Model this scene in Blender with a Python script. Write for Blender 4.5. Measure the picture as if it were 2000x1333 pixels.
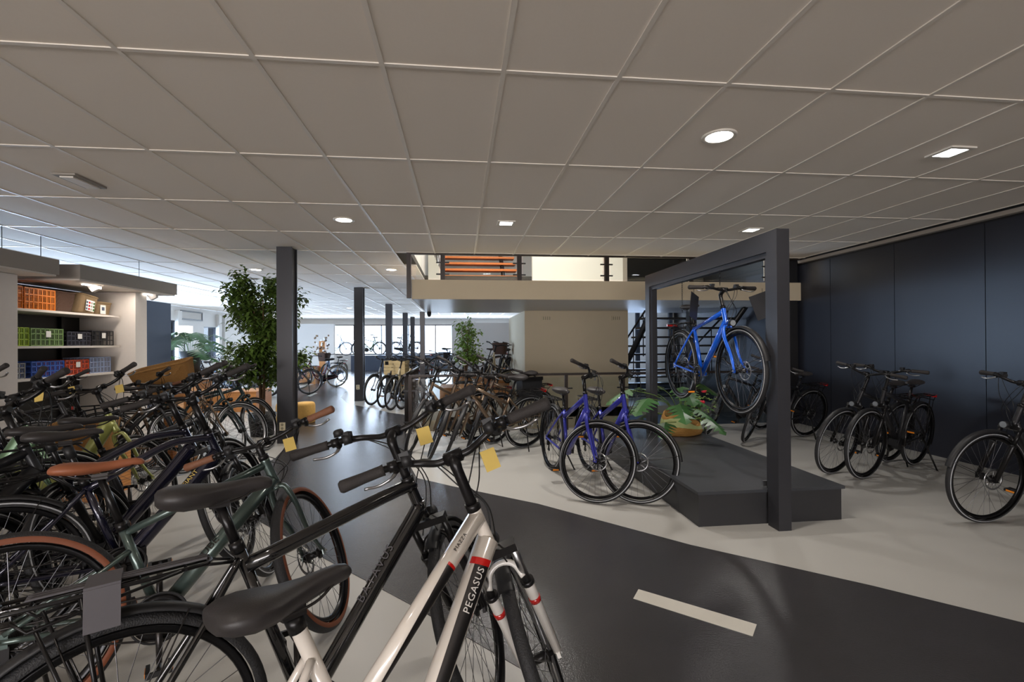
import bpy, bmesh, math, random
from mathutils import Vector, Matrix, Quaternion
random.seed(7)
for o in list(bpy.data.objects): bpy.data.objects.remove(o, do_unlink=True)
SC = bpy.context.scene
COL = SC.collection
R_ = math.radians

# ------------------------------------------------------------------ camera
F, YAW, PIT, ROLL, HC = 913.2, .1105, .0038, -.0064, 1.393
cyw, syw = math.cos(YAW), math.sin(YAW)
_r = Vector((cyw, -syw, 0)); _f0 = Vector((syw, cyw, 0)); _u0 = Vector((0, 0, 1))
_f = _f0*math.cos(PIT) + _u0*math.sin(PIT); _u = _u0*math.cos(PIT) - _f0*math.sin(PIT)
_R = _r*math.cos(ROLL) + _u*math.sin(ROLL); _U = _u*math.cos(ROLL) - _r*math.sin(ROLL)
cam = bpy.data.objects.new('camera', bpy.data.cameras.new('camera')); COL.objects.link(cam)
cam.data.sensor_width = 36; cam.data.lens = F/2000*36; cam.data.clip_start = .02; cam.data.clip_end = 200
cam.matrix_world = Matrix(((_R.x, _U.x, -_f.x, 0), (_R.y, _U.y, -_f.y, 0), (_R.z, _U.z, -_f.z, HC), (0, 0, 0, 1)))
SC.camera = cam

# ------------------------------------------------------------------ world, exposure, lights
W = bpy.data.worlds.new('sky'); SC.world = W; W.use_nodes = True
W.node_tree.nodes['Background'].inputs[0].default_value = (.62, .78, 1, 1)
W.node_tree.nodes['Background'].inputs[1].default_value = 2.2
SC.view_settings.view_transform = 'Standard'; SC.view_settings.look = 'None'
SC.view_settings.gamma = 1; SC.view_settings.use_curve_mapping = False
SC.view_settings.exposure = 1.08
CZ = 2.765

def area(name, loc, rot, sx, sy, power, color, spread=180):
    l = bpy.data.lights.new(name, 'AREA'); l.shape = 'RECTANGLE'; l.size = sx; l.size_y = sy; l.energy = power; l.color = color
    l.spread = R_(spread)
    o = bpy.data.objects.new(name, l); COL.objects.link(o); o.location = loc; o.rotation_euler = rot; return o
# daylight entering through the back and the left-hand windows (placed outside the openings)
area('daylight_back', (-2.5, 26.6, 1.6), (R_(90), 0, R_(180)), 12, 1.7, 480, (.72, .85, 1))
area('daylight_left', (-10.5, 12.6, 1.35), (R_(90), 0, R_(-90)), 9, 1.8, 760, (.55, .74, 1))
area('daylight_rear_left', (-10.5, 19.8, 1.45), (R_(90), 0, R_(-90)), 1.5, 1.2, 60, (.5, .7, 1))
area('front_fill_light', (-2.8, -9.45, 1.35), (R_(90), 0, 0), 9, 2.0, 430, (1, .87, .75))  # unseen fill light added behind the camera to brighten ceiling and walls
area('upstairs_light', (1.6, 9.2, 4.9), (0, 0, 0), 3, 1.6, 90, (1, .95, .88))
area('stairwell_window_light', (3.9, 11.7, 1.6), (R_(90), 0, R_(180)), 2.6, 2.4, 22, (.5, .68, 1))

# ------------------------------------------------------------------ materials
MC = {}
def mat(name, col, rough=.5, metal=0., noise=0., nscale=20., bump=0., bscale=80., coat=0., emit=None, estr=0., trans=0., alpha=1., ior=1.45, stretch=None):
    if name in MC: return MC[name]
    m = bpy.data.materials.new(name); m.use_nodes = True; nt = m.node_tree; b = nt.nodes['Principled BSDF']
    b.inputs['Base Color'].default_value = (*col, 1); b.inputs['Roughness'].default_value = rough; b.inputs['Metallic'].default_value = metal
    b.inputs['Coat Weight'].default_value = coat; b.inputs['Coat Roughness'].default_value = .08
    b.inputs['Transmission Weight'].default_value = trans; b.inputs['IOR'].default_value = ior
    if emit: b.inputs['Emission Color'].default_value = (*emit, 1); b.inputs['Emission Strength'].default_value = estr
    tc = nt.nodes.new('ShaderNodeTexCoord'); src = tc.outputs['Object']
    if stretch:
        mp = nt.nodes.new('ShaderNodeMapping'); mp.inputs['Scale'].default_value = stretch; nt.links.new(src, mp.inputs[0]); src = mp.outputs[0]
    n = nt.nodes.new('ShaderNodeTexNoise'); n.inputs['Scale'].default_value = nscale; n.inputs['Detail'].default_value = 4; nt.links.new(src, n.inputs['Vector'])
    amt = noise if noise else .04
    mx = nt.nodes.new('ShaderNodeMix'); mx.data_type = 'RGBA'
    mx.inputs[6].default_value = (*[max(0, c*(1-amt)) for c in col], 1); mx.inputs[7].default_value = (*[min(1, c*(1+amt)) for c in col], 1)
    nt.links.new(n.outputs['Fac'], mx.inputs[0]); nt.links.new(mx.outputs[2], b.inputs['Base Color'])
    if bump:
        n2 = nt.nodes.new('ShaderNodeTexNoise'); n2.inputs['Scale'].default_value = bscale; nt.links.new(src, n2.inputs['Vector'])
        bp = nt.nodes.new('ShaderNodeBump'); bp.inputs['Strength'].default_value = bump; bp.inputs['Distance'].default_value = .01
        nt.links.new(n2.outputs['Fac'], bp.inputs['Height']); nt.links.new(bp.outputs[0], b.inputs['Normal'])
    MC[name] = m; return m
def S(r, g, b):
    f = lambda c: (c/255/12.92) if c/255 <= .04045 else ((c/255+.055)/1.055)**2.4
    return (f(r), f(g), f(b))

def weave(name, col, dark, s=70.):
    m = mat(name, col, .7); nt = m.node_tree; b = nt.nodes['Principled BSDF']
    w = nt.nodes.new('ShaderNodeTexWave'); w.inputs['Scale'].default_value = s; w.inputs['Distortion'].default_value = 6; w.bands_direction = 'Z'
    w2 = nt.nodes.new('ShaderNodeTexNoise'); w2.inputs['Scale'].default_value = s
    tc = nt.nodes.new('ShaderNodeTexCoord'); nt.links.new(tc.outputs['Object'], w.inputs['Vector']); nt.links.new(tc.outputs['Object'], w2.inputs['Vector'])
    mx = nt.nodes.new('ShaderNodeMix'); mx.data_type = 'RGBA'; mx.inputs[6].default_value = (*dark, 1); mx.inputs[7].default_value = (*col, 1)
    nt.links.new(w.outputs['Fac'], mx.inputs[0]); nt.links.new(mx.outputs[2], b.inputs['Base Color'])
    bp = nt.nodes.new('ShaderNodeBump'); bp.inputs['Strength'].default_value = .8; bp.inputs['Distance'].default_value = .01
    nt.links.new(w.outputs['Fac'], bp.inputs['Height']); nt.links.new(bp.outputs[0], b.inputs['Normal']); return m
def wood(name, col, dark, axis='X'):
    m = mat(name, col, .5); nt = m.node_tree; b = nt.nodes['Principled BSDF']
    w = nt.nodes.new('ShaderNodeTexWave'); w.inputs['Scale'].default_value = 5; w.inputs['Distortion'].default_value = 5; w.inputs['Detail'].default_value = 3; w.bands_direction = 'Z'
    tc = nt.nodes.new('ShaderNodeTexCoord'); mp = nt.nodes.new('ShaderNodeMapping'); mp.inputs['Scale'].default_value = (.4, .4, 2.2)
    nt.links.new(tc.outputs['Object'], mp.inputs[0]); nt.links.new(mp.outputs[0], w.inputs['Vector'])
    mx = nt.nodes.new('ShaderNodeMix'); mx.data_type = 'RGBA'; mx.inputs[6].default_value = (*dark, 1); mx.inputs[7].default_value = (*col, 1)
    nt.links.new(w.outputs['Fac'], mx.inputs[0]); nt.links.new(mx.outputs[2], b.inputs['Base Color']); return m

M_ = dict(
    floor=mat('light_epoxy', S(174, 172, 167), .33, noise=.04, nscale=3, bump=.10, bscale=260),
    road=mat('dark_epoxy', S(56, 55, 57), .2, noise=.14, nscale=4, bump=.16, bscale=200),
    paint=mat('road_paint', S(200, 196, 186), .4, bump=.08, bscale=200),
    tile=mat('ceiling_tile', S(238, 228, 216), .9, noise=.015, nscale=60, bump=.06, bscale=400),
    bar=mat('ceiling_bar', S(232, 224, 214), .38),
    plenum=mat('plenum_dark', S(70, 68, 64), .9),
    cream=mat('cream_plaster', S(196, 182, 156), .8, noise=.03, nscale=5),
    white=mat('white_plaster', S(214, 212, 208), .8, noise=.02, nscale=5),
    grey=mat('grey_plaster', S(196, 192, 186), .75, noise=.02),
    soffit=mat('soffit_paint', S(190, 186, 182), .35, noise=.03),
    navy=mat('navy_panel', S(36, 38, 47), .34, noise=.12, nscale=2, bump=.03, bscale=30),
    navyw=mat('navy_wall', S(72, 84, 104), .6, noise=.06, nscale=3),
    steel=mat('anthracite_steel', S(54, 54, 58), .38, metal=.3, noise=.05, nscale=8),
    stage=mat('black_stage_board', S(54, 56, 60), .42, noise=.16, nscale=7, bump=.05, bscale=40),
    stageside=mat('black_stage_side', S(44, 44, 46), .45, noise=.05),
    blk=mat('black_paint', S(26, 26, 28), .4),
    brownrail=mat('dark_brown_rail', S(44, 36, 32), .4, metal=.3),
    header=mat('header_taupe', S(150, 142, 134), .7, noise=.02),
    headerw=mat('header_white', S(216, 208, 200), .6),
    glass=mat('clear_glass', (.9, .96, .95), .02, trans=1., ior=1.3),
    wglass=mat('window_glass', (.95, .98, 1), .02, trans=1., ior=1.05),
    stairwood=wood('orange_tread_wood', S(214, 128, 64), S(184, 100, 46)),
    plinth=wood('plywood_plinth', S(200, 140, 82), S(170, 112, 60)),
    crate=wood('pine_crate', S(206, 188, 146), S(182, 160, 116)),
    socket=mat('socket_plastic', S(214, 204, 176), .4),
    socketg=mat('socket_inner', S(150, 142, 120), .4),
    lampring=mat('lamp_ring', S(226, 220, 210), .4),
    lamp=mat('lamp_glow', (1, 1, 1), .4, emit=(1, .93, .84), estr=14),
    lampsoft=mat('lamp_glow_soft', (1, 1, 1), .4, emit=(1, .95, .9), estr=3),
    lampc=mat('lamp_glow_cool', (1, 1, 1), .4, emit=(.92, .96, 1), estr=12),
    tyre=mat('tyre_rubber', S(30, 30, 32), .62, noise=.2, nscale=60, bump=.35, bscale=240),
    reflect=mat('reflective_stripe', S(170, 172, 176), .3),
    tan=mat('tan_sidewall', S(112, 60, 34), .65, noise=.1),
    creamtyre=mat('cream_tyre', S(190, 180, 160), .65),
    rimb=mat('black_rim', S(24, 24, 26), .25, metal=.6),
    rims=mat('silver_rim', S(150, 150, 152), .28, metal=.9),
    spoke=mat('spoke_steel', S(120, 120, 124), .3, metal=1),
    alu=mat('brushed_aluminium', S(170, 170, 172), .3, metal=1),
    dalu=mat('dark_aluminium', S(70, 68, 68), .35, metal=.9),
    blkm=mat('black_anodised', S(30, 29, 30), .3, metal=.5),
    blkgloss=mat('gloss_black', S(14, 14, 16), .12, coat=1),
    cable=mat('cable_black', S(12, 12, 13), .35),
    saddle=mat('saddle_black', S(46, 43, 43), .48, noise=.08, nscale=30, bump=.06, bscale=300),
    saddlebr=mat('saddle_brown', S(140, 82, 54), .5, noise=.12, nscale=20),
    gripb=mat('grip_black', S(42, 38, 37), .7, bump=.3, bscale=400),
    gripbr=mat('grip_brown', S(116, 76, 54), .65, noise=.2, nscale=40, bump=.2),
    red=mat('red_lens', S(170, 24, 20), .2, coat=.6),
    orange=mat('orange_reflector', S(220, 130, 30), .3),
    lens=mat('lamp_lens', S(120, 124, 128), .15),
    tag=mat('yellow_tag', S(206, 178, 96), .7),
    plast=mat('black_plastic', S(26, 26, 28), .5),
    strapg=mat('grey_strap', S(84, 81, 85), .7),
    wicker=weave('wicker_golden', S(206, 156, 88), S(132, 86, 40), 60),
    wickerd=weave('wicker_dark', S(110, 76, 56), S(60, 40, 30), 60),
    wickerl=weave('wicker_pale', S(196, 170, 132), S(140, 112, 78), 60),
    seagrass=weave('seagrass_basket', S(214, 164, 88), S(150, 100, 44), 40),
    sagepaint=mat('sage_band', S(160, 168, 112), .7, noise=.1),
    leaf=mat('leaf_green', S(92, 118, 52), .4, noise=.35, nscale=12),
    leafd=mat('monstera_green', S(58, 96, 52), .35, noise=.3, nscale=8),
    bark=mat('bark', S(110, 86, 62), .8, noise=.3, bump=.4),
    pot=mat('black_pot', S(30, 30, 32), .5),
    potg=mat('grey_pot', S(76, 74, 74), .6),
    cork=mat('cork_stool', S(206, 164, 92), .75, noise=.15, nscale=40, bump=.1),
    paper=mat('white_paper', S(226, 224, 220), .8),
    flower=mat('red_flower', S(200, 40, 60), .6),
    card=mat('black_card', S(34, 34, 38), .4),
    rubberfoot=mat('vent_grey', S(150, 144, 136), .6),
)

def paintmat(name, rgb, rough=.25, metal=.35, coat=.8):
    return mat('paint_'+name, S(*rgb), rough, metal=metal, coat=coat, noise=.05, nscale=9)

# ------------------------------------------------------------------ mesh builder
class MB:
    def __init__(s): s.v = []; s.f = []; s.m = []; s.mats = []; s.sm = []
    def mi(s, m):
        if m not in s.mats: s.mats.append(m)
        return s.mats.index(m)
    def add(s, vs, fs, m, smooth=True):
        k = len(s.v); i = s.mi(m); s.v += [tuple(v) for v in vs]
        for f in fs: s.f.append([a+k for a in f]); s.m.append(i); s.sm.append(smooth)
    def box(s, c, d, m, rot=None):
        x, y, z = d[0]/2, d[1]/2, d[2]/2
        vs = [Vector((a*x, b*y, e*z)) for a in (-1, 1) for b in (-1, 1) for e in (-1, 1)]
        if rot: vs = [rot @ v for v in vs]
        c = Vector(c); vs = [v+c for v in vs]
        s.add(vs, [(0, 1, 3, 2), (4, 6, 7, 5), (0, 4, 5, 1), (2, 3, 7, 6), (0, 2, 6, 4), (1, 5, 7, 3)], m, False)
    def bbox(s, a, b, m):
        s.box([(a[i]+b[i])/2 for i in range(3)], [abs(b[i]-a[i]) for i in range(3)], m)
    def tube(s, pts, r, m, n=10, cap=True, flat=1., closed=False, up=None):
        pts = [Vector(p) for p in pts]; N = len(pts)
        rs = r if isinstance(r, (list, tuple)) else [r]*N
        t0 = (pts[1]-pts[0]).normalized(); ref = Vector(up) if up else (Vector((0, 0, 1)) if abs(t0.z) < .9 else Vector((1, 0, 0)))
        u = (ref - t0*ref.dot(t0)).normalized(); vs = []
        for i, p in enumerate(pts):
            if closed: t = (pts[(i+1) % N]-pts[i-1]).normalized()
            else: t = (pts[min(i+1, N-1)]-pts[max(i-1, 0)]).normalized()
            u = (u - t*u.dot(t)).normalized(); w = t.cross(u)
            for k in range(n):
                a = 2*math.pi*k/n; vs.append(p + u*(math.cos(a)*rs[i]*flat) + w*(math.sin(a)*rs[i]))
        fs = []
        for i in range(N if closed else N-1):
            j = (i+1) % N
            for k in range(n): fs.append((i*n+k, i*n+(k+1) % n, j*n+(k+1) % n, j*n+k))
        s.add(vs, fs, m, True)
        if cap and not closed:
            k0 = len(s.v)-len(vs)
            s.f.append([k0+a for a in reversed(range(n))]); s.f.append([k0+(N-1)*n+a for a in range(n)]); s.m += [s.mi(m)]*2; s.sm += [False]*2
    def rev(s, prof, mats, n=48, c=(0, 0, 0), a0=0, a1=2*math.pi, axis='y', smooth=True, closed_prof=False):
        # revolve (radius, offset) pairs around an axis
        full = abs(a1-a0-2*math.pi) < 1e-6; P = len(prof); vs = []
        cnt = n if full else n+1
        for i in range(cnt):
            a = a0+(a1-a0)*i/n; ca, sa = math.cos(a), math.sin(a)
            for (r, h) in prof:
                if axis == 'y': vs.append((c[0]+r*ca, c[1]+h, c[2]+r*sa))
                elif axis == 'z': vs.append((c[0]+r*ca, c[1]+r*sa, c[2]+h))
                else: vs.append((c[0]+h, c[1]+r*ca, c[2]+r*sa))
        K = P if closed_prof else P-1
        for q in range(K):
            fs = []; q2 = (q+1) % P
            for i in range(n):
                j = (i+1) % cnt
                fs.append((i*P+q, i*P+q2, j*P+q2, j*P+q))
            m = mats[q] if isinstance(mats, list) else mats
            k = len(s.v)
            if q == 0: s.v += [tuple(v) for v in vs]; base = k
            mi = s.mi(m)
            for f in fs: s.f.append([base+a for a in f]); s.m.append(mi); s.sm.append(smooth)
    def cyl(s, a, b, r, m, n=16): s.tube([a, b], r, m, n)
    def sph(s, c, r, m, n=12, sc=(1, 1, 1)):
        prof = [(math.sin(math.pi*i/8)*r, -math.cos(math.pi*i/8)*r) for i in range(9)]
        k = len(s.v); s.rev(prof, m, n, axis='z')
        for i in range(k, len(s.v)): v = s.v[i]; s.v[i] = (c[0]+v[0]*sc[0], c[1]+v[1]*sc[1], c[2]+v[2]*sc[2])
    def poly(s, pts, m, z0, z1):
        n = len(pts); vs = [(p[0], p[1], z0) for p in pts]+[(p[0], p[1], z1) for p in pts]
        s.add(vs, [tuple(reversed(range(n))), tuple(range(n, 2*n))]+[(i, (i+1) % n, n+(i+1) % n, n+i) for i in range(n)], m, False)
    def prism(s, pts, m, d, ax='y'):
        # outline in (x,z), thickness along y, centred
        n = len(pts); vs = [(p[0], -d/2, p[1]) for p in pts]+[(p[0], d/2, p[1]) for p in pts]
        s.add(vs, [tuple(range(n)), tuple(reversed(range(n, 2*n)))]+[((i+1) % n, i, n+i, n+(i+1) % n) for i in range(n)], m, False)
    def mesh(s, name):
        me = bpy.data.meshes.new(name); me.from_pydata(s.v, [], s.f)
        for m in s.mats: me.materials.append(m)
        me.polygons.foreach_set('material_index', s.m); me.polygons.foreach_set('use_smooth', s.sm); me.update(); return me
    def obj(s, name, parent=None, loc=(0, 0, 0), rotz=0, **kw):
        return link(name, s.mesh(name), parent, loc, rotz, **kw)

def link(name, data, parent=None, loc=(0, 0, 0), rotz=0, label=None, cat=None, group=None, kind=None):
    o = bpy.data.objects.new(name, data); COL.objects.link(o)
    o.location = loc; o.rotation_euler = (0, 0, rotz)
    if parent: o.parent = parent
    if label: o['label'] = label
    if cat: o['category'] = cat
    if group: o['group'] = group
    if kind: o['kind'] = kind
    return o
def empty(name, loc=(0, 0, 0), rotz=0, label=None, cat=None, group=None, kind=None):
    o = link(name, None, None, loc, rotz, label, cat, group, kind); o.empty_display_size = .1; return o

def cr(pts, n=6):
    P = [Vector(p) for p in pts]; P = [P[0]*2-P[1]]+P+[P[-1]*2-P[-2]]; out = []
    for i in range(1, len(P)-2):
        a, b, c, d = P[i-1:i+3]
        for k in range(n):
            t = k/n; out.append(.5*((2*b)+(c-a)*t+(2*a-5*b+4*c-d)*t*t+(3*b-a-3*c+d)*t**3))
    out.append(P[-2]); return out

# pixel helpers: where a point of the photo meets a world plane
def ray(px, py):
    u = (px-1000)/F; v = -(py-666.5)/F
    return _R*u+_U*v+_f
def onz(px, py, z=0.):
    r = ray(px, py); t = (z-HC)/r.z; return Vector((r.x*t, r.y*t, z))
def onX(px, py, X):
    r = ray(px, py); t = X/r.x; return Vector((X, r.y*t, HC+r.z*t))
def onY(px, py, Y):
    r = ray(px, py); t = Y/r.y; return Vector((r.x*t, Y, HC+r.z*t))

XR, XL, Y0, Y1 = 5.68, -9.9, -9.0, 26.0
HX0, HX1, HY0, HY1 = -.76, XR, 7.25, 10.4     # opening in the ceiling above the mezzanine
VX0, VX1, VY0, VY1 = -.78, XR, 7.42, 9.8      # stair void in the floor

# ------------------------------------------------------------------ floor
b = MB()
b.bbox((XL, Y0, -.2), (XR, VY0, 0), M_['floor']); b.bbox((XL, VY0, -.2), (VX0, VY1, 0), M_['floor']); b.bbox((XL, VY1, -.2), (XR, Y1, 0), M_['floor'])
floor = b.obj('floor', kind='structure')
road = [(5.66, -.6), (2.74, 2.01), (2.31, 2.42), (1.56, 3.05), (.66, 3.99), (-.1, 4.6), (-.45, 4.91), (-.62, 5.6), (-.78, 6.88), (-.85, 8), (-.97, 9.21), (-1.41, 9.61), (-1.98, 10.45), (-2.57, 11.14), (-3.08, 12.55), (-3.28, 13.71), (-3.25, 15.06), (-2.6, 17.2), (-1.8, 20), (-1.6, 25.9),
        (-6.5, 25.9), (-5.6, 21.5), (-5.1, 19), (-4.99, 14.89), (-4.1, 12), (-3.1, 9), (-2.65, 7.52), (-2.35, 6.6), (-2.25, 6.0), (-2.3, 5.4), (-2.1, 4.7), (-1.55, 3.85), (-.86, 3.13), (-.28, 2.55), (.33, 1.9), (3, -1.05), (5.5, -3.4), (5.66, -3.4)]
b = MB(); b.poly(road, M_['road'], 0, .0025); b.obj('road_surface', floor)
for q in ([(1247, 1153), (1237, 1171), (1470, 1245), (1478, 1222)], [(600, 774), (606, 775), (620, 769), (613, 768)]):
    b = MB(); b.poly([tuple(onz(x, y, 0)[:2]) for x, y in q], M_['paint'], .0025, .0045); b.obj('lane_dash', floor)
b = MB()   # edging strip round the stair void
b.bbox((VX0, VY0-.06, 0), (VX1, VY0, .012), M_['grey']); b.bbox((VX0-.06, VY0-.06, 0), (VX0, VY1, .012), M_['grey']); b.obj('void_edging', floor)

# stair void
b = MB(); m = M_['cream']
b.bbox((VX0-.1, VY0, -2.9), (VX0, VY1, -.2), m); b.bbox((VX0, VY0-.1, -2.9), (VX1, VY0, -.2), m); b.bbox((VX0, VY1, -2.9), (1.36, VY1+.1, -.2), m); b.bbox((VX0, VY0, -3), (VX1, VY1, -2.9), M_['floor'])
b.obj('wall_void', kind='structure')

# ------------------------------------------------------------------ walls
b = MB(); b.bbox((XR+.03, Y0, -3), (XR+.2, 12, 5.2), M_['blk']); wr = b.obj('wall_right', kind='structure')
pm = MB(); pm.bbox((0, 0, 0), (.03, 1.062, 2.66), M_['navy']); pme = pm.mesh('panel')
for k in range(-12, 4): link('panel', pme, wr, (XR, 5.554+1.07*(k-1)+.004, 0))
b = MB(); b.bbox((XR-.05, Y0, 2.69), (XR+.03, HY0, 2.735), M_['header']); b.obj('trim_1', kind='structure')
b = MB(); b.bbox((XR-.012, Y0, 2.735), (XR+.03, HY0, 2.762), M_['blk']); b.obj('trim_2', kind='structure')
b = MB(); b.bbox((XL, Y0-.2, 0), (-7.4, Y0, CZ), M_['grey']); b.bbox((1.8, Y0-.2, 0), (XR, Y0, CZ), M_['grey']); b.bbox((-7.4, Y0-.2, 0), (1.8, Y0, .3), M_['grey']); b.bbox((-7.4, Y0-.2, 2.4), (1.8, Y0, CZ), M_['grey']); b.obj('wall_front', kind='structure')
# left wall: window band beyond the shelves, a smaller window further back
wy = [onX(p, 660, XL).y for p in (347, 398, 424)]
b = MB(); m = M_['white']; WZ = .85
b.bbox((XL-.2, Y0, 0), (XL, 8.0, CZ), m); b.bbox((XL-.2, 8.0, 0), (XL, wy[0], .5), m); b.bbox((XL-.2, 8.0, 2.25), (XL, wy[0], CZ), m); b.bbox((XL-.2, wy[0], 0), (XL, wy[1], CZ), m)
b.bbox((XL-.2, wy[1], 0), (XL, wy[2], WZ), m); b.bbox((XL-.2, wy[1], 2.1), (XL, wy[2], CZ), m); b.bbox((XL-.2, wy[2], 0), (XL, Y1, CZ), m)
b.obj('wall_left', kind='structure')
def window(n, a, c, nm, nx=2, axis='x', fr=M_['steel'], fw=.05):
    # a, c: opposite corners (x,y,z) of the opening in a plane of constant y (axis x) or x (axis y)
    t = empty(nm, (0, 0, 0), kind='structure')
    i = 0 if axis == 'x' else 1; j = 1-i
    b = MB(); L = c[i]-a[i]
    def bar(u0, u1, z0, z1):
        p = [0, 0, z0]; q = [0, 0, z1]; p[i] = u0; q[i] = u1; p[j] = a[j]-.04; q[j] = a[j]+.04; b.bbox(p, q, fr)
    bar(a[i], c[i], a[2], a[2]+fw); bar(a[i], c[i], c[2]-fw, c[2])
    for k in range(nx+1):
        u = a[i]+L*k/nx; bar(u-fw/2 if 0 < k < nx else (u if k == 0 else u-fw), u+fw/2 if 0 < k < nx else (u+fw if k == 0 else u), a[2], c[2])
    b.obj('window_frame', t)
    for k in range(nx):
        b = MB(); p = [0, 0, a[2]+fw]; q = [0, 0, c[2]-fw]; p[i] = a[i]+L*k/nx+fw*.5; q[i] = a[i]+L*(k+1)/nx-fw*.5; p[j] = a[j]-.006; q[j] = a[j]+.006
        b.bbox(p, q, M_['wglass']); b.obj('pane', t)
    return t
window(1, (XL-.1, 8.0, .5), (XL-.1, wy[0], 2.25), 'window_1', 7, 'y')
window(5, (-7.4, Y0-.1, .3), (1.8, Y0-.1, 2.4), 'added_front_window', 4)  # unseen window and wall opening, added to let the front fill light in
window(2, (XL-.1, wy[1], WZ), (XL-.1, wy[2], 2.1), 'window_2', 1, 'y', fw=.03)
b = MB()
for px_ in (430, 441, 351): y = onX(px_, 660, XL+.1).y; b.bbox((XL, y-.11, 0), (XL+.12, y+.11, 2.6), M_['white'])
b.obj('trim_3', kind='structure')
# partition behind the tall bikes, far back wall and its window band
b = MB(); b.bbox((-7.4, 19.5, 0), (-5.05, 19.7, 2.2), M_['grey']); b.obj('wall_partition_left', kind='structure')
b = MB(); b.bbox((-.3, 16.9, 0), (3.6, 17.1, 2.12), M_['grey']); b.obj('wall_partition_right', kind='structure')
BY = Y1; b = MB(); b.bbox((XL, BY, 0), (XR, BY+.2, .8), M_['white']); b.bbox((XL, BY, 2.42), (XR, BY+.2, CZ), M_['white']); b.bbox((XL, BY, .8), (-8.6, BY+.2, 2.42), M_['white']); b.bbox((3, BY, .8), (XR, BY+.2, 2.42), M_['white'])
b.obj('wall_back', kind='structure')
window(5, (-8.6, BY+.1, .8), (3, BY+.1, 2.42), 'window_3', 8)
b = MB(); b.bbox((-5.6, 24.85, 0), (1.5, 25.95, .78), M_['navyw']); b.obj('display_ledge', label='long low dark blue ledge under the back windows carrying bikes', cat='display plinth')
b = MB(); b.bbox((XR, 12, 0), (XR+.2, Y1, CZ), M_['grey']); b.obj('wall_right_rear', kind='structure')
# block behind the railing: cream front, pale left cheek; runs from the void floor to the upper room
b = MB(); b.bbox((1.36, 9.8, -2.9), (3.62, 13.0, 2.07), M_['cream']); b.obj('wall_stair_core', kind='structure')
b = MB()
for x in (1.72, 3.25):
    t = MB(); t.bbox((x, 9.785, 1.86), (x+.22, 9.8, 1.96), M_['cream'])
    for k in range(4): t.bbox((x+.03+k*.045, 9.782, 1.875), (x+.05+k*.045, 9.786, 1.945), M_['socketg'])
    t.obj('wall_vent', label='small cream ventilation grille high on the cream wall, '+('left of the pair' if x < 2 else 'right of the pair'), cat='vent', group='wall vents')
b = MB(); b.bbox((3.62, 12.0, -2.9), (XR, 12.1, .2), M_['navyw']); b.bbox((3.62, 12.0, 2.6), (XR+.2, 12.1, 5.2), M_['navyw']); b.bbox((3.62, 12, .2), (3.75, 12.1, 2.6), M_['navyw']); b.obj('wall_stairwell', kind='structure')
window(6, (3.75, 12.05, .2), (XR, 12.05, 2.6), 'window_4', 4, fr=M_['navyw'], fw=.1)

# ------------------------------------------------------------------ ceiling grid
GX, GY = -1.574, 2.347
b = MB()
for a, c in (((XL, Y0), (XR, HY0)), ((XL, HY0), (HX0, HY1)), ((XL, HY1), (XR, Y1))): b.bbox((*a, CZ+.02), (*c, CZ+.12), M_['plenum'])
ceil = b.obj('ceiling', kind='structure')
def clip(x0, x1, y0, y1):
    x0, x1, y0, y1 = max(x0, XL), min(x1, XR), max(y0, Y0), min(y1, Y1)
    if x1-x0 < .05 or y1-y0 < .05: return None
    if x1 > HX0+.01 and y1 > HY0+.01 and y0 < HY1-.01:   # touches the opening
        if x0 < HX0-.05 and y0 > HY0: x1 = HX0
        elif y0 < HY0-.03: y1 = HY0
        elif y1 > HY1+.05: y0 = HY1
        else:
            if x0 < HX0-.05: x1 = HX0
            else: return None
    return x0, x1, y0, y1
tiles = []
for i in range(-18, 13):
    for j in range(-10, 21):
        r = clip(GX+.6*i+.006, GX+.6*(i+1)-.006, GY+1.2*j+.006, GY+1.2*(j+1)-.006)
        if r:
            cx, cy = (r[0]+r[1])/2, (r[2]+r[3])/2
            d = math.hypot(cx, cy); w = abs(math.atan2(cx, cy)-YAW)
            tiles.append((d+(50 if w > .95 or cy < .3 else 0), r))
tiles.sort(); TM = {}
rest = MB()
for n, (d, r) in enumerate(tiles):
    w, h = round(r[1]-r[0], 3), round(r[3]-r[2], 3)
    if n < 290:
        if (w, h) not in TM:
            t = MB(); t.bbox((-w/2, -h/2, 0), (w/2, h/2, .016), M_['tile']); TM[(w, h)] = t.mesh('ceiling_tile')
        link('ceiling_tile', TM[(w, h)], ceil, ((r[0]+r[1])/2, (r[2]+r[3])/2, CZ+.003))
    else: rest.bbox((r[0], r[2], CZ+.003), (r[1], r[3], CZ+.019), M_['tile'])
rest.obj('far_ceiling_tiles', ceil, kind='stuff')
for i in range(-17, 13):
    x = GX+.6*i
    segs = [(Y0, Y1)] if x < HX0 else [(Y0, HY0), (HY1, Y1)]
    for a, c in segs:
        b = MB(); b.bbox((x-.012, a, CZ-.003), (x+.012, c, CZ+.004), M_['bar']); b.obj('grid_runner', ceil)
b = MB()
for j in range(-9, 20):
    y = GY+1.2*j; b.bbox((XL, y-.012, CZ-.0025), (HX0 if HY0 < y < HY1 else XR, y+.012, CZ+.0035), M_['bar'])
b.obj('grid_cross_bars', ceil, kind='stuff')
b = MB(); b.bbox((HX0, HY0-.03, CZ-.02), (XR, HY0, CZ+.12), M_['brownrail']); b.obj('trim_4', kind='structure')

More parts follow.
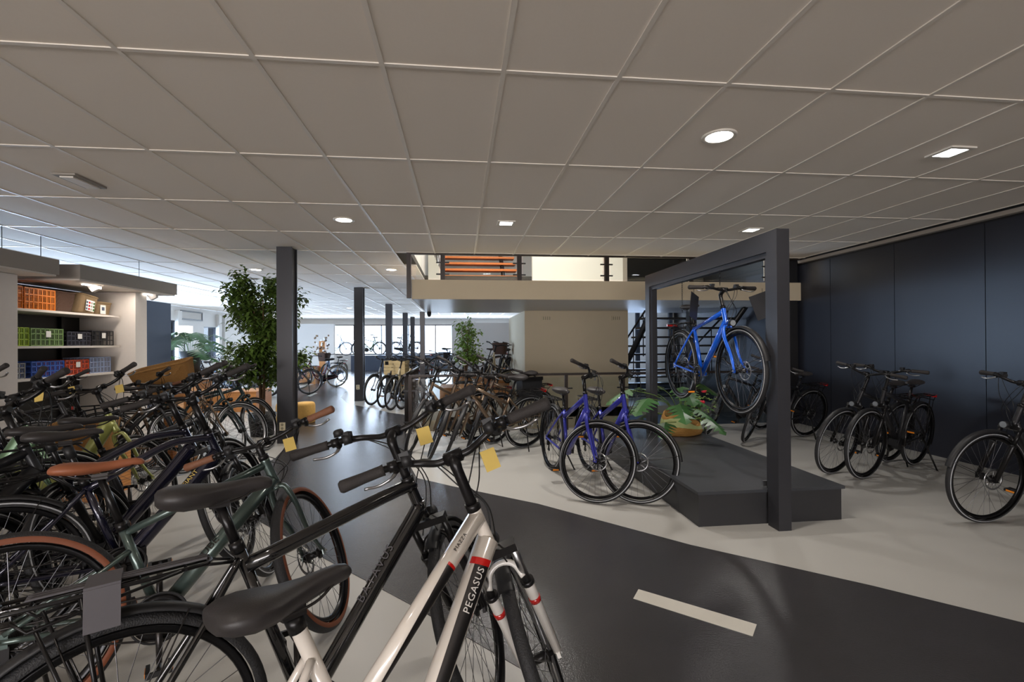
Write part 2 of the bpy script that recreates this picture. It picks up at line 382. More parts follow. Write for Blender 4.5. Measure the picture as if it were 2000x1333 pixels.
# ceiling lamps
def downlight(x, y, kind, power, txt, col=(1, .9, .78)):
    t = empty('ceiling_lamp', (x, y, CZ), label=txt, cat='ceiling lamp', group='recessed ceiling lamps')
    if kind == 'round':
        b = MB(); b.rev([(.085, -.004), (.1, -.008), (.112, -.004), (.112, .004)], M_['lampring'], 32, axis='z'); b.obj('lamp_ring', t)
        b = MB(); b.rev([(.0001, -.003), (.09, -.0025)], M_['lamp'], 32, axis='z', smooth=False); b.obj('lamp_disc', t)
    else:
        b = MB()
        for s in (-1, 1): b.box((s*.085, 0, -.003), (.03, .2, .012), M_['lampring']); b.box((0, s*.085, -.003), (.14, .03, .012), M_['lampring'])
        b.obj('lamp_frame', t)
        b = MB(); b.box((0, 0, 0), (.14, .14, .004), M_['lampc']); b.obj('lamp_disc', t)
    l = bpy.data.lights.new('spot', 'SPOT'); l.energy = power; l.color = col; l.spot_size = R_(150); l.spot_blend = .9; l.shadow_soft_size = .07
    o = bpy.data.objects.new('lamp_light', l); COL.objects.link(o); o.parent = t; o.location = (0, 0, -.03)
PW = 50
for x, y, k, p, s in ((1.73, 2.95, 'round', .9, 'large bright round ceiling lamp nearest the black portal frame'), (-1.27, 5.34, 'round', 1.7, 'round ceiling lamp between the near column and the camera, left of centre'),
    (-3.71, 9.03, 'round', 1.6, 'round ceiling lamp just left of the nearest column top'), (-1.26, 8.86, 'round', 1.6, 'round ceiling lamp beside the left end of the mezzanine'),
    (-6.72, 12.75, 'round', .7, 'round ceiling lamp to the right of the shelf canopy end'), (-7.84, 13.83, 'round', .7, 'round ceiling lamp just beyond the end of the shelf canopy'),
    (-6.77, 16.47, 'round', .6, 'small round ceiling lamp above the ficus tree'), (.53, 5.32, 'square', 1.6, 'small square ceiling lamp above the mezzanine staircase'),
    (3.56, 3.03, 'square', .3, 'square ceiling lamp nearest the dark panelled wall'), (3.56, 5.38, 'square', .6, 'square ceiling lamp just left of the portal frame top'),
    (-4.21, 18.47, 'round', .7, 'tiny round ceiling lamp left of the second column'), (-6.66, 23.51, 'round', .5, 'tiny round ceiling lamp over the far partition'),
    (-4.19, 23.09, 'round', .5, 'tiny round ceiling lamp just right of the second column'), (-6.71, 19.93, 'round', .5, 'tiny round ceiling lamp right of the near column, before the partition'),
    (1.73, 13.5, 'round', .8, 'round ceiling lamp seen through the opening under the mezzanine')):
    downlight(x, y, k, PW*p, s, (1, .92, .83) if k == 'round' else (1, .95, .90))
# unseen fill spots added behind and beside the camera to light the near bikes
for x, y, p in ((-1.3, .4, .3), (1.7, -.2, .2), (-3.9, 1.6, .3)):
    l = bpy.data.lights.new('spot', 'SPOT'); l.energy = PW*p; l.color = (1, .9, .8); l.spot_size = R_(150); l.spot_blend = .9; l.shadow_soft_size = .07
    o = bpy.data.objects.new('fill_spot_behind', l); COL.objects.link(o); o.location = (x, y, CZ-.03)
t = empty('emergency_light', (-3.12, 4.24, CZ), R_(0), 'flat rectangular emergency light fixed to the ceiling above the left bikes', 'emergency light')
b = MB(); b.box((0, 0, -.008), (.17, .34, .016), M_['rubberfoot']); b.obj('light_housing', t)
b = MB(); b.box((0, 0, -.02), (.10, .28, .014), M_['lampring']); b.obj('light_diffuser', t)
b = MB(); b.rev([(.0001, -.01), (.09, -.012), (.12, -.004), (.12, 0)], M_['rubberfoot'], 24, axis='z'); b.obj('ceiling_vent', None, (-4.31, 10.3, CZ), label='small grey round vent in the ceiling beside the near column', cat='vent')
b = MB(); b.cyl((0, 0, 0), (0, 0, -.06), .045, M_['plast']); b.sph((0, 0, -.07), .04, M_['plast']); b.obj('dome_camera', None, (-.66, 10.2, 2.07), label='small dark dome camera under the mezzanine beside the column', cat='camera')

# ------------------------------------------------------------------ columns
def socket(parent, x, y, z):
    s = MB(); s.box((x, y, z), (.075, .016, .11), M_['socket']); so = s.obj('socket', parent, label='cream wall socket')
    q = MB()
    for dz in (-.026, .026): q.cyl((x, y-.008, z+dz), (x, y-.011, z+dz), .019, M_['socketg'], 14)
    q.obj('socket_hole', so)
for k, (x, y) in enumerate([(-2.45, 6.98), (-2.45, 11.8), (-2.45, 16.6), (-2.45, 21.45), (-2.45, 24.7), (-.80, 10.15)]):
    w = .105 if k < 5 else .05; top = CZ if k < 5 else 2.07
    c = empty('column', (x, y, 0), kind='structure')
    b = MB(); b.bbox((-w, -w, 0), (w, -w+.014, top), M_['steel']); b.bbox((-w, w-.014, 0), (w, w, top), M_['steel']); b.bbox((-.05 if k < 5 else -.03, -w+.014, 0), (w-.02, w-.014, top), M_['steel']); b.obj('column_shaft', c)
    if k == 0: socket(c, -.03, -w-.008, .24)
    if k == 1: socket(c, -.02, -w-.008, .34)

# ------------------------------------------------------------------ mezzanine
b = MB(); b.bbox((-.73, 7.25, 2.07), (XR, 10.4, 2.368), M_['cream'])
b.add([(-.72, 7.26, 2.0698), (XR-.01, 7.26, 2.0698), (XR-.01, 10.39, 2.0698), (-.72, 10.39, 2.0698)], [(0, 1, 2, 3)], M_['soffit'], False)
b.bbox((-.73, 10.4, 2.07), (XR, 10.46, 2.1), M_['blk'])
mz = b.obj('mezzanine_floor', kind='structure')
b = MB(); b.bbox((-.80, 7.2, 2.08), (-.735, 7.27, CZ), M_['brownrail']); b.obj('trim_5', kind='structure')
# upper room shell
b = MB(); m = M_['white']
b.bbox((1.55, 9.9, 2.368), (3.55, 10.0, 5.2), m); b.obj('wall_upper_room', kind='structure')
b = MB(); b.bbox((3.55, 9.9, 2.368), (3.65, 10.0, 5.2), M_['header']); b.bbox((3.65, 11.6, 2.368), (XR, 11.7, 5.2), M_['blk']); b.obj('wall_upper_dark', kind='structure')
b = MB(); b.bbox((-.9, 12.6, 2.368), (2, 12.7, 5.2), m); b.bbox((-.9, 10.4, CZ+.15), (-.8, 12.6, 5.2), m); b.obj('wall_upper_back', kind='structure')
b = MB(); b.bbox((-1, 7.2, 5.2), (XR+.2, 12.7, 5.3), m); b.bbox((-.86, 7.25, CZ+.12), (-.76, 10.4, 5.2), m); b.bbox((-.76, 7.15, CZ+.12), (XR, 7.25, 5.2), m); b.obj('ceiling_upper', kind='structure')
b = MB(); b.bbox((-.8, 10.46, 2.3), (XR, 12.6, 2.362), M_['soffit']); b.obj('floor_upper', kind='structure')
# upper staircase with orange treads
t = empty('upper_staircase', (0, 0, 0), label='open staircase with orange wooden treads rising from the mezzanine', cat='staircase')
tr = MB(); tr.box((0, 0, 0), (1.78, .28, .045), M_['stairwood']); trm = tr.mesh('tread')
for k in range(9):
    z = 2.52+.185*k; link('tread', trm, t, (.42, 10.15+.24*k, z))
for x in (-.5, 1.0): b = MB(); b.tube([(x, 10.0, 2.40), (x, 12.3, 4.15)], .05, M_['blk'], 4); b.obj('stringer', t)
b = MB()
for k in range(6): b.cyl((-.46+.02*k, 10.1+.4*k, 2.4+.3*k), (-.46+.02*k, 10.1+.4*k, 3.4+.3*k), .012, M_['alu'], 8)
b.tube([(-.46, 10.0, 3.3), (-.36, 12.2, 4.95)], .02, M_['alu'], 8); b.obj('handrail', t)
# side guard of the stairs: white sloping cheek
b = MB(); b.prism([(-.62, 2.4), (-.18, 2.4), (-.62, 3.4)], M_['white'], .05); o = b.obj('stair_cheek', t, (0, 9.4, 0)); 
# glass balustrade on the mezzanine edge
def clips(b, x, y, zs, m, w=.11):
    for z in zs: b.box((x, y, z), (w, .03, .02), m)
t = empty('glass_balustrade', (0, 7.28, 2.368), label='clear glass balustrade with dark posts along the mezzanine edge', cat='balustrade')
posts = [-.62+.42*0, -.26, .93, 2.34, 3.75, 5.1]
for x in posts[1:]:
    b = MB(); b.bbox((x-.035, -.03, 0), (x+.035, .03, .95), M_['brownrail']); p = b.obj('post', t)
    for z in (.09, .27, .6): b = MB(); clips(b, x, 0, (z,), M_['blk'], .2); b.obj('glass_clamp', p)
pp = [-.72]+posts[1:]
for a, c in zip(pp[:-1], pp[1:]):
    b = MB(); b.bbox((a+.06, -.006, .03), (c-.06, .006, .9), M_['glass']); b.obj('glass_panel', t)
b = MB(); b.bbox((-.72, -.025, .95), (5.6, .025, .99), M_['brownrail']); b.obj('top_rail', t)
# lower railing before the void
t = empty('glass_railing', (0, 7.33, 0), label='dark handrail with clear glass panels in front of the stair void', cat='railing')
b = MB(); b.bbox((-.79, -.025, .87), (XR-.05, .025, .905), M_['brownrail']); b.obj('handrail', t)
px = [-.77, 1.68, 2.62, 3.9, 5.2]
for x in px:
    b = MB(); b.bbox((x-.025, -.02, 0), (x+.025, .02, .87), M_['brownrail']); p = b.obj('post', t)
    for z in (.18, .66): b = MB(); clips(b, x, 0, (z,), M_['blk'], .2); b.obj('glass_clamp', p)
xs = [-.77, .45, 1.68, 2.62, 3.9, 5.2]
for a, c in zip(xs[:-1], xs[1:]):
    b = MB(); b.bbox((a+.04, -.005, .05), (c-.04, .005, .84), M_['glass']); b.obj('glass_panel', t)
t = empty('baluster_railing', (-.86, 7.4, 0), label='dark baluster railing with pale handrail along the left of the stair void', cat='railing')
b = MB(); b.tube([(0, 0, .9), (0, 2.35, .9)], .022, M_['dalu'], 10); b.obj('handrail', t)
bm_ = MB(); bm_.cyl((0, 0, 0), (0, 0, .89), .009, M_['brownrail'], 8); bme = bm_.mesh('baluster')
for k in range(16): link('baluster', bme, t, (0, .05+k*.15, 0))

# black stairs rising behind the portal
t = empty('black_staircase', (0, 0, 0), label='open black staircase seen behind the portal against pale windows', cat='staircase')
tr = MB(); tr.box((0, 0, 0), (1.98, .27, .04), M_['blk']); trm = tr.mesh('tread')
for k in range(13): link('tread', trm, t, (4.63, 9.05+.24*k, 1.86-.185*k))
for x in (3.68, 5.55): b = MB(); b.tube([(x, 8.6, 2.05), (x, 11.95, -.55)], .07, M_['blk'], 4, flat=.4); b.obj('stringer', t)
for x in (3.72, 5.5):
    b = MB(); b.tube([(x, 9.1, 2.02), (x, 11.8, .6)], .02, M_['blk'], 8)
    for k in range(5): b.cyl((x, 9.2+.55*k, 1.1-.43*k*.98), (x, 9.2+.55*k, 1.97-.29*k), .012, M_['blk'], 6)
    b.obj('handrail', t)
b = MB(); b.bbox((4.28, 8.35, 0), (4.42, 8.49, 2.07), M_['blk']); b.bbox((5.42, 7.3, 0), (5.66, 7.5, CZ), M_['blk']); b.obj('trim_6', kind='structure')

# ------------------------------------------------------------------ platform and portal
t = empty('display_platform', (2.357, 3.34, 0), label='low black display platform under the hanging blue bike', cat='platform')
PL = 2.55
b = MB(); b.bbox((-.585, 0, 0), (.585, PL, .245), M_['stageside']); b.obj('platform_base', t)
b = MB(); b.bbox((-.60, -.02, .245), (.60, PL+.02, .268), M_['stage']); b.obj('platform_top', t)
t = empty('portal_frame', (2.36, 3.2, 0), label='tall anthracite steel portal frame straddling the black platform', cat='portal frame')
pw = .1
for y, nm in ((0, 'upright'), (2.33, 'upright')):
    b = MB(); z0 = 0 if y == 0 else .27
    yy = y+.05
    b.bbox((-pw/2, yy-.06, z0), (pw/2, yy+.06, 2.22), M_['steel']); b.bbox((-pw/2+.02, yy+(.06 if y == 0 else -.10), z0 if y else .27), (pw/2-.02, yy+(.10 if y == 0 else -.06), 2.08), M_['steel'])
    b.obj(nm, t)
b = MB(); b.bbox((-pw/2, .11, 2.07), (pw/2, 2.32, 2.22), M_['steel']); b.bbox((-pw/2+.02, .15, 2.03), (pw/2-.02, 2.28, 2.07), M_['steel']); b.obj('crossbeam', t)
b = MB(); b.box((-.03, .165, .30), (.05, .012, .04), M_['alu']); b.obj('fixing_plate', t)

# ------------------------------------------------------------------ bikes
def geom(g):
    R = g.get('R', .35); wb = g.get('wb', 1.08); h = wb/2
    ha = R_(g.get('ha', 69.5)); ax = Vector((-math.cos(ha), 0, math.sin(ha))); per = Vector((math.sin(ha), 0, math.cos(ha)))
    hub = Vector((wb, 0, R)); crown = hub+ax*g.get('fl', .41)-per*.045; top = crown+ax*g.get('ht', .17)
    clamp = top+ax*g.get('st', .12)+per*g.get('sl', .08)
    sa = R_(72); sv = Vector((-math.cos(sa), 0, math.sin(sa))); bb = Vector((.445, 0, .285)); sc = bb+sv*g.get('stl', .5)
    sad = bb+sv*((g.get('sz', .95)-bb.z)/sv.z); o = Vector((h, 0, 0))
    return dict(R=R, wb=wb, ax=ax, per=per, hub=hub-o, crown=crown-o, top=top-o, clamp=clamp-o, bb=bb-o, sc=sc-o, sad=sad-o, rh=Vector((0, 0, R))-o, sv=sv)

MESH = {}
def cached(key, fn):
    k = repr(key)
    if k not in MESH: MESH[k] = fn()
    return MESH[k]

def m_tyre(R, tr, style, seg):
    b = MB(); a = R-tr; prof = []; mats = []
    n = 14
    T = M_['tyre']; side = {'black': T, 'stripe': T, 'tan': M_['tan'], 'cream': M_['creamtyre']}[style]
    for k in range(n+1):
        an = math.pi*1.22*(k/n-.5); prof.append((a+math.cos(an)*tr, math.sin(an)*tr))
    for k in range(n):
        e = min(k, n-1-k)
        if style == 'stripe': mats.append(M_['reflect'] if e == 2 else T)
        elif style == 'cream': mats.append(side)
        else: mats.append(side if e <= 2 else T)
    b.rev(prof, mats, seg); return b.mesh('tyre')
def m_rim(R, tr, matn, seg):
    b = MB(); r0 = R-2*tr+.004; m = M_[matn]
    b.rev([(r0+.006, -.012), (r0, -.013), (r0-.016, -.006), (r0-.019, 0), (r0-.016, .006), (r0, .013), (r0+.006, .012)], m, seg, closed_prof=True)
    return b.mesh('rim')
def m_spokes(R, tr, n=32):
    b = MB(); r0 = R-2*tr-.01; m = M_['spoke']
    for k in range(n):
        a = 2*math.pi*k/n; s = 1 if k % 2 else -1; da = R_(62) if (k//2) % 2 else -R_(62)
        p = (math.cos(a)*r0, 0, math.sin(a)*r0); q = (math.cos(a+da)*.026, s*.028, math.sin(a+da)*.026)
        b.tube([q, p], .0013, m, 3, cap=False)
    return b.mesh('spokes')
def m_hub(rear, kind):
    b = MB(); m = M_['blkm'] if kind != 'silver' else M_['alu']
    w = .062 if rear else .048
    b.rev([(.0001, -w), (.009, -w), (.009, -.036), (.028, -.032), (.028, -.026), (.016, -.02), (.016, .02), (.028, .026), (.028, .032), (.009, .036), (.009, w), (.0001, w)], m, 20)
    b.cyl((0, -w-.02, 0), (0, w+.02, 0), .005, M_['alu'], 8)
    return b.mesh('hub')
def m_bighub(rear=True):
    b = MB(); b.rev([(.0001, -.062), (.04, -.06), (.045, -.04), (.045, .04), (.04, .06), (.0001, .062)], M_['blkm'], 24); return b.mesh('hub')
def m_cassette():
    b = MB()
    for k in range(7):
        r = .055-.0045*k; y = -.03-.0042*k
        b.rev([(.014, y+.001), (r, y+.001), (r, y-.001), (.014, y-.001)], M_['dalu'], 26)
    return b.mesh('cassette')
def m_disc():
    b = MB(); y = .044
    b.rev([(.068, y-.001), (.082, y-.001), (.082, y+.001), (.068, y+.001)], M_['alu'], 36, closed_prof=True)
    for k in range(6):
        a = k*math.pi/3; b.tube([(math.cos(a)*.018, y, math.sin(a)*.018), (math.cos(a+.5)*.069, y, math.sin(a+.5)*.069)], .004, M_['alu'], 4)
    b.rev([(.01, y-.002), (.022, y-.002), (.022, y+.002), (.01, y+.002)], M_['blkm'], 16, closed_prof=True)
    return b.mesh('brake_disc')

def m_frame(G, g, pm):
    b = MB(); kind = g['frame']; top, crown, bb, sc, rh, ax = G['top'], G['crown'], G['bb'], G['sc'], G['rh'], G['ax']
    hb = crown+ax*.012; n = 14
    b.tube([hb, hb+ax*.02, top-ax*.02, top], [.024, .021, .020, .022], pm, 18)
    tr, dr = g.get('tr', .017), g.get('dr', .021)
    b.tube([bb, sc], [.018, .0165], pm, n)
    b.tube([sc-G['sv']*.03, sc+G['sv']*.004], .020, M_['blkm'], n)
    hT = top-ax*.035; hB = hb+ax*.03
    if kind == 'diamond':
        b.tube([hT, sc-G['sv']*.045], [tr*1.08, tr], pm, n); b.tube([hB, bb], [dr, dr*1.05], pm, n)
    elif kind == 'curved':
        mid = (hT+sc)/2+Vector((.05, 0, .045)); b.tube(cr([hT, hT+Vector((-.10, 0, .0)), mid, sc-G['sv']*.05], 6), tr, pm, n, flat=.8)
        b.tube(cr([hB, hB+(bb-hB)*.3+Vector((0, 0, -.01)), bb], 5), dr, pm, n, flat=1.1)
    elif kind == 'bent':   # sloping top tube with a bend just behind the head
        e = hT+Vector((-.05, 0, .004)); b.tube(cr([hT, e, sc-G['sv']*.08], 6), tr, pm, n); b.tube(cr([hB+ax*.02, hB+Vector((-.04, 0, -.03)), bb], 6), dr, pm, n)
    elif kind == 'lady':
        q = bb+G['sv']*.27; b.tube([hT, q], [tr*1.2, tr*.95], pm, n); b.tube([hB, bb+G['sv']*.01], [dr*1.1, dr*.95], pm, n)
    elif kind == 'trap':
        q = bb+G['sv']*.36; b.tube([hT, q], tr, pm, n); b.tube([hB, bb], dr, pm, n)
    elif kind == 'step':
        e1 = hT+(bb-hT)*.5+Vector((-.01, 0, -.10)); q = bb+G['sv']*.10
        b.tube(cr([hT+Vector((0, 0, -.03)), e1+Vector((.09, 0, .12)), e1, q], 6), dr*1.25, pm, n, flat=1.2)
    elif kind == 'swan':
        q = bb+G['sv']*.2; e = bb+Vector((.22, 0, .12)); b.tube(cr([hT, e, q], 8), tr, pm, n); b.tube(cr([hB, bb+Vector((.2, 0, .03)), bb], 8), dr, pm, n)
    for s in (-1, 1):
        h = rh+Vector((0, s*.068, 0)); j = sc-G['sv']*(.05 if kind not in ('lady', 'step', 'swan') else .1)
        if g.get('lowstay'): j = sc-G['sv']*.12
        b.tube(cr([j+Vector((-.005, s*.012, 0)), j+(h-j)*.35+Vector((0, s*.018, 0)), h+Vector((.01, 0, .02))], 5), [.0095]*11, pm, 8)
        b.tube(cr([bb+Vector((-.01, s*.03, 0)), bb+(h-bb)*.4+Vector((0, s*.02, 0)), h], 5), [.011]*11, pm, 8)
        b.box(h, (.045, .006, .05), pm)
    b.cyl(bb+Vector((0, -.036, 0)), bb+Vector((0, .036, 0)), .024, pm, 18)
    if g.get('motor'):
        b.tube([bb+Vector((.02, -.045, .01)), bb+Vector((.02, .045, .01))], .062, M_['plast'], 18); b.box(bb+Vector((.05, 0, .03)), (.09, .08, .07), M_['plast'])
    return b.mesh('frame')

def m_fork(G, g, pm):
    # local to crown
    b = MB(); ax, per = G['ax'], G['per']; hub = G['hub']-G['crown']; fl = g.get('fl', .41)
    if g.get('sus'):
        lo = M_['susw'] if g.get('suscol') == 'white' else (pm if g.get('suscol') else M_['blkm'])
        b.box(-ax*.012+per*.008, (.042, .15, .026), M_['blkm'], Matrix.Rotation(-R_(20.5), 3, 'Y'))
        for s in (-1, 1):
            t = Vector((0, s*.062, 0))+per*.012-ax*.005; k = hub+Vector((0, s*.062, 0)); m1 = t+(k-t)*.34
            b.tube([t, m1], .0135, M_['alu'] if g.get('suscol') == 'white' else M_['blkm'], 12)
            b.tube([m1, m1+(k-t)*.02, k], [.021, .019, .015], lo, 12); b.tube([m1-(k-t)*.015, m1+(k-t)*.02], .0225, M_['blkm'], 12)
            b.box(k, (.03, .012, .04), lo)
        c = Vector((0, 0, 0))+per*.02-ax*.10
        b.tube(cr([c+Vector((0, -.058, -.03)), c+Vector((.01, -.04, .015)), c+Vector((.012, 0, .03)), c+Vector((.01, .04, .015)), c+Vector((0, .058, -.03))], 4), .010, lo, 8)
        if g.get('susband'):
            for s in (-1, 1):
                t = Vector((0, s*.062, 0))+per*.012-ax*.005; k = hub+Vector((0, s*.062, 0)); b.tube([t+(k-t)*.48, t+(k-t)*.52], .0198, M_['red'], 12)
    else:
        fm = pm if g.get('forkpaint', True) else M_['blkm']
        b.tube([ax*.0, -ax*.012], .024, fm, 16)
        for s in (-1, 1):
            k = hub+Vector((0, s*.052, 0))
            b.tube(cr([-ax*.004+Vector((0, s*.008, 0)), -ax*.022+Vector((0, s*.036, 0)), -ax*.12+Vector((.004, s*.047, 0)), k-(k.normalized())*.13+Vector((-.008, 0, 0)), k], 5), [.016]*6+[.0165]*4+[.015]*4+[.013]*4+[.010]*3, fm, 12, flat=.8)
            b.box(k, (.03, .006, .03), fm)
    return b.mesh('fork')

def m_guard(R, a0, a1, w=.027, m=None, seg=30):
    b = MB(); r = R+.014; prof = [(r-.010, -w), (r, -w*.75), (r+.006, -w*.3), (r+.006, w*.3), (r, w*.75), (r-.010, w), (r-.011, w-.002), (r-.001, w*.7), (r+.004, 0), (r-.001, -w*.7), (r-.011, -w+.002)]
    b.rev(prof, m or M_['plast'], seg, a0=a0, a1=a1, closed_prof=True)
    for an in ((a0+.12,) if a1-a0 < 2 else (a0+.25, a0+1.0)):
        p = Vector((math.cos(an)*r, 0, math.sin(an)*r))
        for s in (-1, 1): b.tube([p+Vector((0, s*w, 0)), (0, s*.06, 0)], .0022, M_['dalu'], 5)
    return b.mesh('mudguard')

def m_saddle(kind):
    b = MB(); L = M_['saddlebr'] if kind == 'brown' else M_['saddle']
    sc = {'comfort': 1.14, 'brown': .9, 'sport': .9}.get(kind, 1.); hs = {'comfort': 1.75, 'brown': 1.15, 'sport': 1.2}.get(kind, 1.4)
    st = [(-.135, .036, .000, .018), (-.128, .058, .006, .03), (-.105, .074, .010, .042), (-.07, .078, .009, .048), (-.03, .068, .004, .045), (.01, .046, .0, .038), (.05, .029, .000, .034), (.09, .022, .003, .031), (.125, .020, .004, .028), (.148, .017, -.001, .022), (.157, .009, -.008, .012)]
    n = 18; vs = []
    for (x, w, z, h) in st:
        for k in range(n):
            a = 2*math.pi*k/n; c, s = math.cos(a), math.sin(a)
            yy = math.copysign(abs(c)**.8, c)*w*sc; zz = s*h*.5 if s > 0 else s*h*.55
            zz = z+(zz*.5 if s > 0 else zz*1.35*hs)-abs(c)**3*h*.3
            if s < -.5: yy *= .85
            vs.append((x, yy, zz))
    fs = [(i*n+k, i*n+(k+1) % n, (i+1)*n+(k+1) % n, (i+1)*n+k) for i in range(len(st)-1) for k in range(n)]
    fs += [tuple(reversed(range(n))), tuple((len(st)-1)*n+k for k in range(n))]
    b.add(vs, fs, L)
    return b.mesh('saddle')
def m_rails():
    b = MB()
    for s in (-1, 1): b.tube(cr([(.12, s*.012, -.018), (.06, s*.02, -.045), (-.04, s*.022, -.047), (-.10, s*.035, -.025)], 5), .0036, M_['dalu'], 6)
    return b.mesh('saddle_rails')
def m_springs():
    b = MB()
    for s in (-1, 1):
        b.tube([(-.085+.013*math.cos(a*1.05), s*.045+.013*math.sin(a*1.05), -.065+a*.0016) for a in range(0, 30)], .003, M_['dalu'], 5)
    return b.mesh('saddle_spring')

def bar_pts(g):
    hw = g.get('hw', .31); back = g.get('back', .07); rise = g.get('rise', .04)
    half = [(0, 0, 0), (0, .05, 0), (.012, .10, rise*.45), (.006, .155, rise*.95), (-back*.35, .20, rise*1.05), (-back*.75, hw-.06, rise*1.02), (-back, hw, rise)]
    return half
def m_bar(g):
    b = MB(); H = bar_pts(g); L = [(x, -y, z) for x, y, z in reversed(H[1:])]+H
    b.tube(cr(L, 6), .0115, M_['blkm'] if not g.get('silverbar') else M_['alu'], 10)
    b.tube([(0, -.03, 0), (0, .03, 0)], .0165, M_['blkm'], 12)
    return b.mesh('handlebar')
def m_grip(g, s):
    b = MB(); H = bar_pts(g); p0 = Vector(H[-1]); p1 = Vector(H[-2]); d = (p1-p0).normalized(); q = p0+d*.13
    P = [p0-d*.003, p0+d*.004, p0+d*.03, p0+d*.07, q-d*.01, q]
    m = M_['gripbr'] if g.get('grip') == 'brown' else M_['gripb']
    P = [Vector((v.x, v.y*s, v.z)) for v in P]
    b.tube(P, [.014, .0195, .0185, .0165, .0165, .018], m, 14)
    return b.mesh('grip')
def m_lever(g, s):
    b = MB(); H = bar_pts(g); p0 = Vector(H[-1]); d = (Vector(H[-2])-p0).normalized(); c = p0+d*.155
    f = Vector((.022, -.004, -.016)); ms = M_['alu'] if g.get('levsilver', 1) else M_['blkm']
    def mir(v): return Vector((v.x, v.y*s, v.z))
    b.tube([mir(c-d*.012), mir(c+d*.016)], .017, M_['blkm'], 12)
    b.tube([mir(c), mir(c+f)], [.011, .012], M_['blkm'], 8)
    b.tube(cr([mir(v) for v in (c+f, c+f*1.9-d*.03, c+f*2.3-d*.075, c+f*1.9-d*.115)], 4), [.008]*4+[.0065]*9, ms, 7, flat=.7)
    b.tube([mir(c+d*.03), mir(c+d*.06)], .02, M_['plast'], 12)      # shifter clamp
    b.box(mir(c+d*.045+Vector((.004, 0, .018))), (.034, .03, .018), M_['plast'])
    return b.mesh('brake_lever')
def m_bell(g):
    b = MB(); H = bar_pts(g); p0 = Vector(H[-1]); d = (Vector(H[-2])-p0).normalized(); c = p0+d*.175+Vector((0, 0, .02))
    b.rev([(.0001, .026), (.014, .025), (.019, .018), (.019, 0), (.0001, 0)], M_['plast'], 16, c=tuple(c), axis='z'); return b.mesh('bell')
def m_stem(G, g):
    b = MB(); top = G['top']-G['crown']; cl = G['clamp']-G['crown']; ax = G['ax']; st = g.get('st', .12)
    e = top+ax*(st*.9)
    b.tube([top-ax*.01, top+ax*.014], .023, M_['blkm'], 16)
    if g.get('aframe'):
        b.tube([top+ax*.01, e], .017, M_['blkm'], 14); b.tube([e-ax*.02, e, cl], [.021, .022, .020], M_['blkm'], 14)
        b.tube([e+Vector((0, -.026, 0)), e+Vector((0, .026, 0))], .017, M_['blkm'], 12)
    else:
        b.tube(cr([top+ax*.01, top+ax*st*.55, e+G['per']*.008, cl], 5), [.0165]*9+[.018]*7, M_['blkm'], 14)
    b.tube([cl+Vector((0, -.026, 0)), cl+Vector((0, .026, 0))], .021, M_['blkm'], 14)
    return b.mesh('stem')
def m_cables(G, g):
    b = MB(); cl = G['clamp']-G['crown']; H = bar_pts(g); p0 = Vector(H[-1]); d = (Vector(H[-2])-p0).normalized(); c = p0+d*.2
    for s, k, drop in ((-1, .10, -.10), (1, .13, -.14), (-1, .15, -.20), (1, .08, -.17)):
        a = cl+Vector((c.x+.02, c.y*s, c.z-.012)); e = Vector((.03, s*-.02, .02)) if k > .1 else Vector((.015, s*.03, -.05))
        b.tube(cr([a, a+Vector((k*.6, -s*.05, -.01)), cl+Vector((k, s*.03, drop*.5)), cl*.5+Vector((k*.75, -s*.03, drop*.2)), e], 6), .0024, M_['cable'], 5)
    return b.mesh('brake_cables')
def m_post(G, g, m):
    b = MB(); sc, sad, sv = G['sc'], G['sad'], G['sv']
    b.tube([sc-sv*.02, sad-sv*.055], .0138, m, 12)
    b.box(sad-sv*.05, (.05, .045, .022), M_['dalu'])
    if g.get('suspost'): b.tube([sad-sv*.13, sad-sv*.07], .021, M_['plast'], 12)
    return b.mesh('seat_post')
def m_crank(sp=1):
    b = MB(); y = -.046
    b.rev([(.055, y-.0015), (.088, y-.0015), (.088, y+.0015), (.055, y+.0015)], M_['blkm'], 36, closed_prof=True)
    for k in range(5):
        a = k*1.2566; b.tube([(0, y, 0), (math.cos(a)*.06, y, math.sin(a)*.06)], .007, M_['blkm'], 5)
    b.rev([(.09, y-.009), (.098, y-.009), (.098, y-.006), (.09, y-.006)], M_['plast'], 36, closed_prof=True)
    return b.mesh('chainring')
def m_arm(s, up):
    b = MB(); y = s*.062; z = .165*up
    b.tube([(0, y, 0), (.0, y+s*.012, z)], [.014, .010], M_['dalu'], 8); b.tube([(0, s*.03, 0), (0, y+s*.01, 0)], .012, M_['dalu'], 10); return b.mesh('crank_arm')
def m_pedal(s, up):
    b = MB(); c = Vector((0, s*.125, .165*up)); b.box(c+Vector((.035, 0, 0)), (.014, .09, .022), M_['plast']); b.box(c-Vector((.035, 0, 0)), (.014, .09, .022), M_['plast'])
    b.box(c+Vector((0, s*.04, 0)), (.07, .012, .018), M_['plast']); b.cyl(c-Vector((0, s*.045, 0)), c+Vector((0, s*.04, 0)), .008, M_['dalu'], 8)
    b.box(c+Vector((.043, 0, 0)), (.003, .06, .014), M_['orange']); b.box(c-Vector((.043, 0, 0)), (.003, .06, .014), M_['orange']); return b.mesh('pedal')
